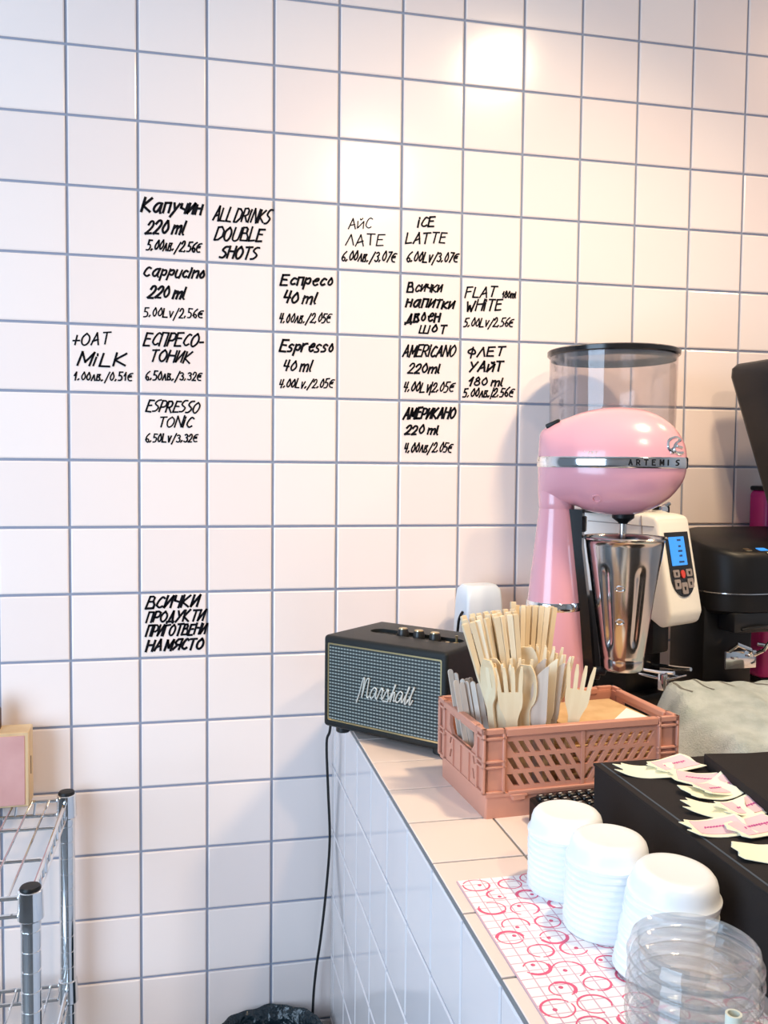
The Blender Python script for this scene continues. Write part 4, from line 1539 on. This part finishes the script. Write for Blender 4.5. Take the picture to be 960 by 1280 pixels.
# ================================================================ PRINTED SHEET UNDER THE LIDS
sh = thing('printed_sheet', 'white sheet with pink curls and a fine grid under the lids', 'sheet', (4.075, -6.43, 0))
mb = MB(); mb.box((0, -3.75, 0.003), (1.5, 0, 0.012))
mb.build('sheet', 'sheet', sh)
rg = random.Random(11)
k = 0
for gy in range(16):
    for gx in range(5):
        cx_ = 0.15 + gx * 0.29 + (0.12 if gy % 2 else 0) + rg.uniform(-.04, .04)
        cy_ = -0.12 - gy * 0.225 + rg.uniform(-.04, .04)
        if cx_ > 1.42: continue
        mb = MB()
        r_ = rg.uniform(0.085, 0.115)
        a0 = rg.uniform(0, 2 * PI); aw = rg.choice((1.2, 1.7, 1.9)) * PI
        n = 26
        ring = [(cx_ + r_ * math.cos(a0 + aw * i / n) * 1.05, cy_ + r_ * math.sin(a0 + aw * i / n) * 0.9) for i in range(n + 1)]
        bold = rg.random() < 0.35
        half = n // 2
        ribbon(mb, ring, 0.012, lambda u, v: (u, v, 0.0128))
        ribbon(mb, ring[2:2 + half], 0.028 if bold else 0.018, lambda u, v: (u, v, 0.0130))
        if rg.random() < 0.4:
            mb.lathe([(0.018, 0.0126), (0.018, 0.0131)], (cx_ + rg.uniform(-.05, .05), cy_ + rg.uniform(-.05, .05), 0), 10)
        mb.build('printed_curl', 'matink', sh, fix=False)

# ================================================================ WHITE CUP LIDS, THREE STACKS


def lid_mb():
    mb = MB()
    R_ = 0.34
    prof = [(R_ - 0.035, 0.012), (R_ - 0.006, 0.0), (R_, 0.012), (R_, 0.030), (R_ - 0.012, 0.042), (R_ - 0.020, 0.060), (R_ - 0.028, 0.085), (R_ - 0.034, 0.125),
            (R_ - 0.046, 0.160), (R_ - 0.070, 0.188), (R_ - 0.100, 0.200), (R_ - 0.125, 0.202), (R_ - 0.145, 0.2005), (0.12, 0.198), (0.01, 0.1975)]
    mb.lathe(prof, n=64, cap0=False)
    mb.lathe([(0.012, 0.197), (0.011, 0.2015), (0.001, 0.2015)], (0.13, 0.12, 0), 10, False, True)
    return mb


lid0 = None
STK = [((5.00, -6.70), 10, (0.0, 0.0), 'the stack nearest the crate'), ((5.04, -7.39), 11, (0.001, 0.0), 'the middle stack'), ((5.14, -8.07), 11, (0.012, 0.004), 'the leaning stack behind the clear lids')]
for (lx, ly), n, (dx, dy), where in STK:
    for k in range(n):
        if lid0 is None:
            o = lid0 = lid_mb().build('cup_lid', 'lid')
        else:
            o = lid0.copy(); C.objects.link(o)
        o.location = W(lx + dx * k + random.uniform(-.004, .004), ly + dy * k + random.uniform(-.004, .004), 0.0135 + 0.0535 * k)
        o.rotation_euler = (0, -math.atan(dx / 0.0535) * -0.35, random.uniform(0, 6))
        tag(o, ('white plastic cup lid, topmost of ' if k == n - 1 else 'white plastic cup lid nested below the top of ') + where, 'lid', 'white cup lids, ' + where)

# ================================================================ CLEAR PLASTIC LIDS


def clear_mb():
    mb = MB()
    R_ = 0.378
    outer = [(R_ - 0.02, 0.0), (R_, 0.006), (R_, 0.020), (R_ - 0.010, 0.030), (R_ - 0.016, 0.06), (R_ - 0.024, 0.098), (R_ - 0.040, 0.108), (R_ - 0.058, 0.100),
             (R_ - 0.066, 0.070), (R_ - 0.072, 0.045), (R_ - 0.09, 0.036), (0.15, 0.034), (0.01, 0.034)]
    inner = [(max(r - 0.007, 0.01), z - 0.006) for r, z in reversed(outer)]
    mb.lathe(outer, n=72, cap0=False, cap1=True)
    return mb


cl0 = None
for k in range(11):
    if cl0 is None:
        o = cl0 = clear_mb().build('clear_lid', 'clearlid')
    else:
        o = cl0.copy(); C.objects.link(o)
    o.location = W(4.58 + random.uniform(-.005, .005), -9.41 + random.uniform(-.005, .005), 0.016 + k * 0.088)
    o.rotation_euler = (0, 0, random.uniform(0, 6))
    tag(o, 'clear plastic cup lid, topmost of the transparent stack' if k == 10 else 'clear plastic cup lid below the top of the transparent stack', 'lid', 'clear lids at the front')
# pale straw and a white cup at the very front
mb = MB(); mb.lathe([(0.042, 0.0), (0.042, 0.90), (0.030, 0.90), (0.030, 0.02)], n=24, cap0=True)
tag(mb.build('straw', 'straw', None, (4.487, -9.93, 0.014)), 'pale straw standing upright in front of the clear lids', 'straw')
mb = MB(); mb.lathe([(0.17, 0.0), (0.175, 0.01), (0.21, 0.72), (0.225, 0.74), (0.22, 0.77), (0.20, 0.80), (0.19, 0.86), (0.16, 0.88), (0.01, 0.88)], n=40)
tag(mb.build('lidded_cup', 'bluewhite', None, (5.0, -9.95, 0.014)), 'white lidded cup cut by the right frame edge beside the straw', 'cup')

# ================================================================ WIRE SHELF ON THE LEFT
ws = thing('wire_shelf', 'chrome wire shelving unit at the left edge with round ringed posts', 'shelf', (-0.03, -0.35, FL))
PB, PF, PLX = 0.0, -3.0, -5.0
TOP = -1.14 - FL
tiers = (TOP - 0.16, TOP - 2.95, TOP - 5.9)
for px, py in ((0, PB), (0, PF), (PLX, PB), (PLX, PF)):
    mb = MB()
    prof = [(0.10, 0.0), (0.112, 0.02)]
    z = 0.2
    while z < TOP - 0.34:
        prof += [(0.112, z), (0.104, z + 0.006), (0.104, z + 0.018), (0.112, z + 0.024)]
        z += 0.235
    prof += [(0.112, TOP - 0.02), (0.10, TOP)]
    mb.lathe(prof, (px, py, 0), 24)
    post = mb.build('post', 'chrome', ws)
    mb = MB(); mb.lathe([(0.118, TOP - 0.01), (0.118, TOP + 0.012), (0.105, TOP + 0.03), (0.02, TOP + 0.036)], (px, py, 0), 24)
    tag(mb.build('post_cap', 'black', post), 'black post cap')
    for tz in tiers:
        mb = MB(); mb.lathe([(0.128, tz - 0.20), (0.146, tz - 0.18), (0.136, tz + 0.14), (0.120, tz + 0.15)], (px, py, 0), 24)
        mb.build('collar', 'chrome', post)
for tz in tiers:
    mb = MB()
    wr = 0.028
    for py in (PB, PF):
        for dz in (0.06, -0.15):
            mb.tube([(PLX, py, tz + dz), (0, py, tz + dz)], wr, 8)
        z_ = []
        nn = 36
        for i in range(nn + 1):
            z_.append((PLX + 0.2 + (-PLX - 0.4) * i / nn, py, tz + (0.05 if i % 2 else -0.14)))
        for a, b in zip(z_[::2], z_[1::2]):
            mb.tube([(a[0], a[1], tz - 0.15), (a[0] + 0.03, a[1], tz + 0.06)], 0.016, 6)
    for px in (0.0, PLX):
        for dz in (0.06, -0.15):
            mb.tube([(px, PB, tz + dz), (px, PF, tz + dz)], wr, 8)
        for i in range(12):
            yy = PB + (PF - PB) * (i + 1) / 13
            mb.tube([(px, yy, tz - 0.15), (px, yy - 0.05, tz + 0.06)], 0.016, 6)
    mb.build('shelf_frame', 'chrome', ws)
    mb = MB()
    for i in range(20):
        xx = PLX + 0.26 + i * (-PLX - 0.5) / 19
        mb.tube([(xx, PB, tz + 0.075), (xx, PF, tz + 0.075)], 0.016, 6)
    for yy in (PB - 0.95, PB - 1.95):
        mb.tube([(PLX, yy, tz + 0.035), (-0.06, yy, tz + 0.035), (-0.01, yy, tz + 0.01), (0.0, yy, tz - 0.15)], wr, 8)
    mb.build('shelf_wires', 'chrome', ws)
SHZ = FL + TOP - 0.16 + 0.091
# pink fronted box on the shelf
wb = thing('wooden_box', 'small pale wooden box with a pink front on the wire shelf', 'box', (-0.50, -0.60, SHZ + 0.001), math.radians(2))
mb = MB(); mb.box((-1.0, 0, 0), (0.0, 0.42, 1.08), 0.012, 1)
mb.build('box_body', 'palewood', wb)
mb = MB(); mb.box((-0.96, -0.012, 0.03), (-0.055, 0.01, 1.03), 0.006, 1)
tag(mb.build('front_panel', 'pinkboard', wb), 'dusty pink front panel')
mb = MB(); mb.box((-0.004, 0.16, 0.42), (0.006, 0.19, 0.68))
tag(mb.build('side_slot', 'brown', wb), 'dark slot in the side')
mb = MB(); mb.lathe([(0.14, 0), (0.15, 0.02), (0.15, 0.28), (0.11, 0.36), (0.06, 0.40), (0.06, 0.46), (0.02, 0.47)], n=24)
tag(mb.build('brown_jar', 'brown', None, (-1.06, -0.36, SHZ + 1.084)), 'dark brown jar on top of the pink fronted box', 'jar')
# perforated tray on the lower shelf
mb = MB()
hl = []
for i in range(12):
    for j in range(7):
        hl.append([(-1.75 + 0.13 * i + 0.04 * math.cos(a), 0.10 + 0.13 * j + 0.03 * math.sin(a)) for a in [2 * PI * q / 8 for q in range(8)]])
mb.prism([(-1.9, 0), (-0.1, 0), (-0.1, 1.05), (-1.9, 1.05)], 0, 0.03, 'z', hl)
tag(mb.build('perforated_tray', 'steel', None, (-0.25, -2.6, FL + tiers[1] + 0.092)), 'perforated metal tray lying on the lower wire shelf', 'tray')

# ================================================================ BIN WITH BLACK BAG
bn = thing('waste_bin', 'waste bin lined with a crinkled black bag beside the counter side', 'bin', (2.92, -0.92, FL))
BT = -4.86 - FL
mb = MB(); mb.lathe([(0.62, 0.0), (0.66, 0.03), (0.80, BT - 0.25), (0.79, BT - 0.2), (0.76, BT - 0.25), (0.60, 0.05), (0.02, 0.04)], n=40)
mb.build('bin_body', 'darkpart', bn)
mb = MB()


def bagr(r, z, a):
    return r + 0.03 * noise.noise(Vector((math.cos(a) * 3, math.sin(a) * 3, z * 2.5))) + 0.012 * math.sin(a * 17 + z * 5)


rs = []
for r, z in ((0.815, BT - 1.3), (0.83, BT - 0.9), (0.86, BT - 0.5), (0.875, BT - 0.2), (0.87, BT - 0.05), (0.84, BT), (0.80, BT - 0.03), (0.74, BT - 0.2), (0.66, BT - 0.6), (0.3, BT - 0.9), (0.01, BT - 0.95)):
    rs.append([(bagr(r, z, a) * math.cos(a), bagr(r, z, a) * math.sin(a), z + 0.05 * noise.noise(Vector((math.cos(a) * 2, math.sin(a) * 2, 7.0)))) for a in [2 * PI * i / 90 for i in range(90)]])
mb.rings(rs, True, False, True)
mb.build('bin_liner', 'binbag', bn)
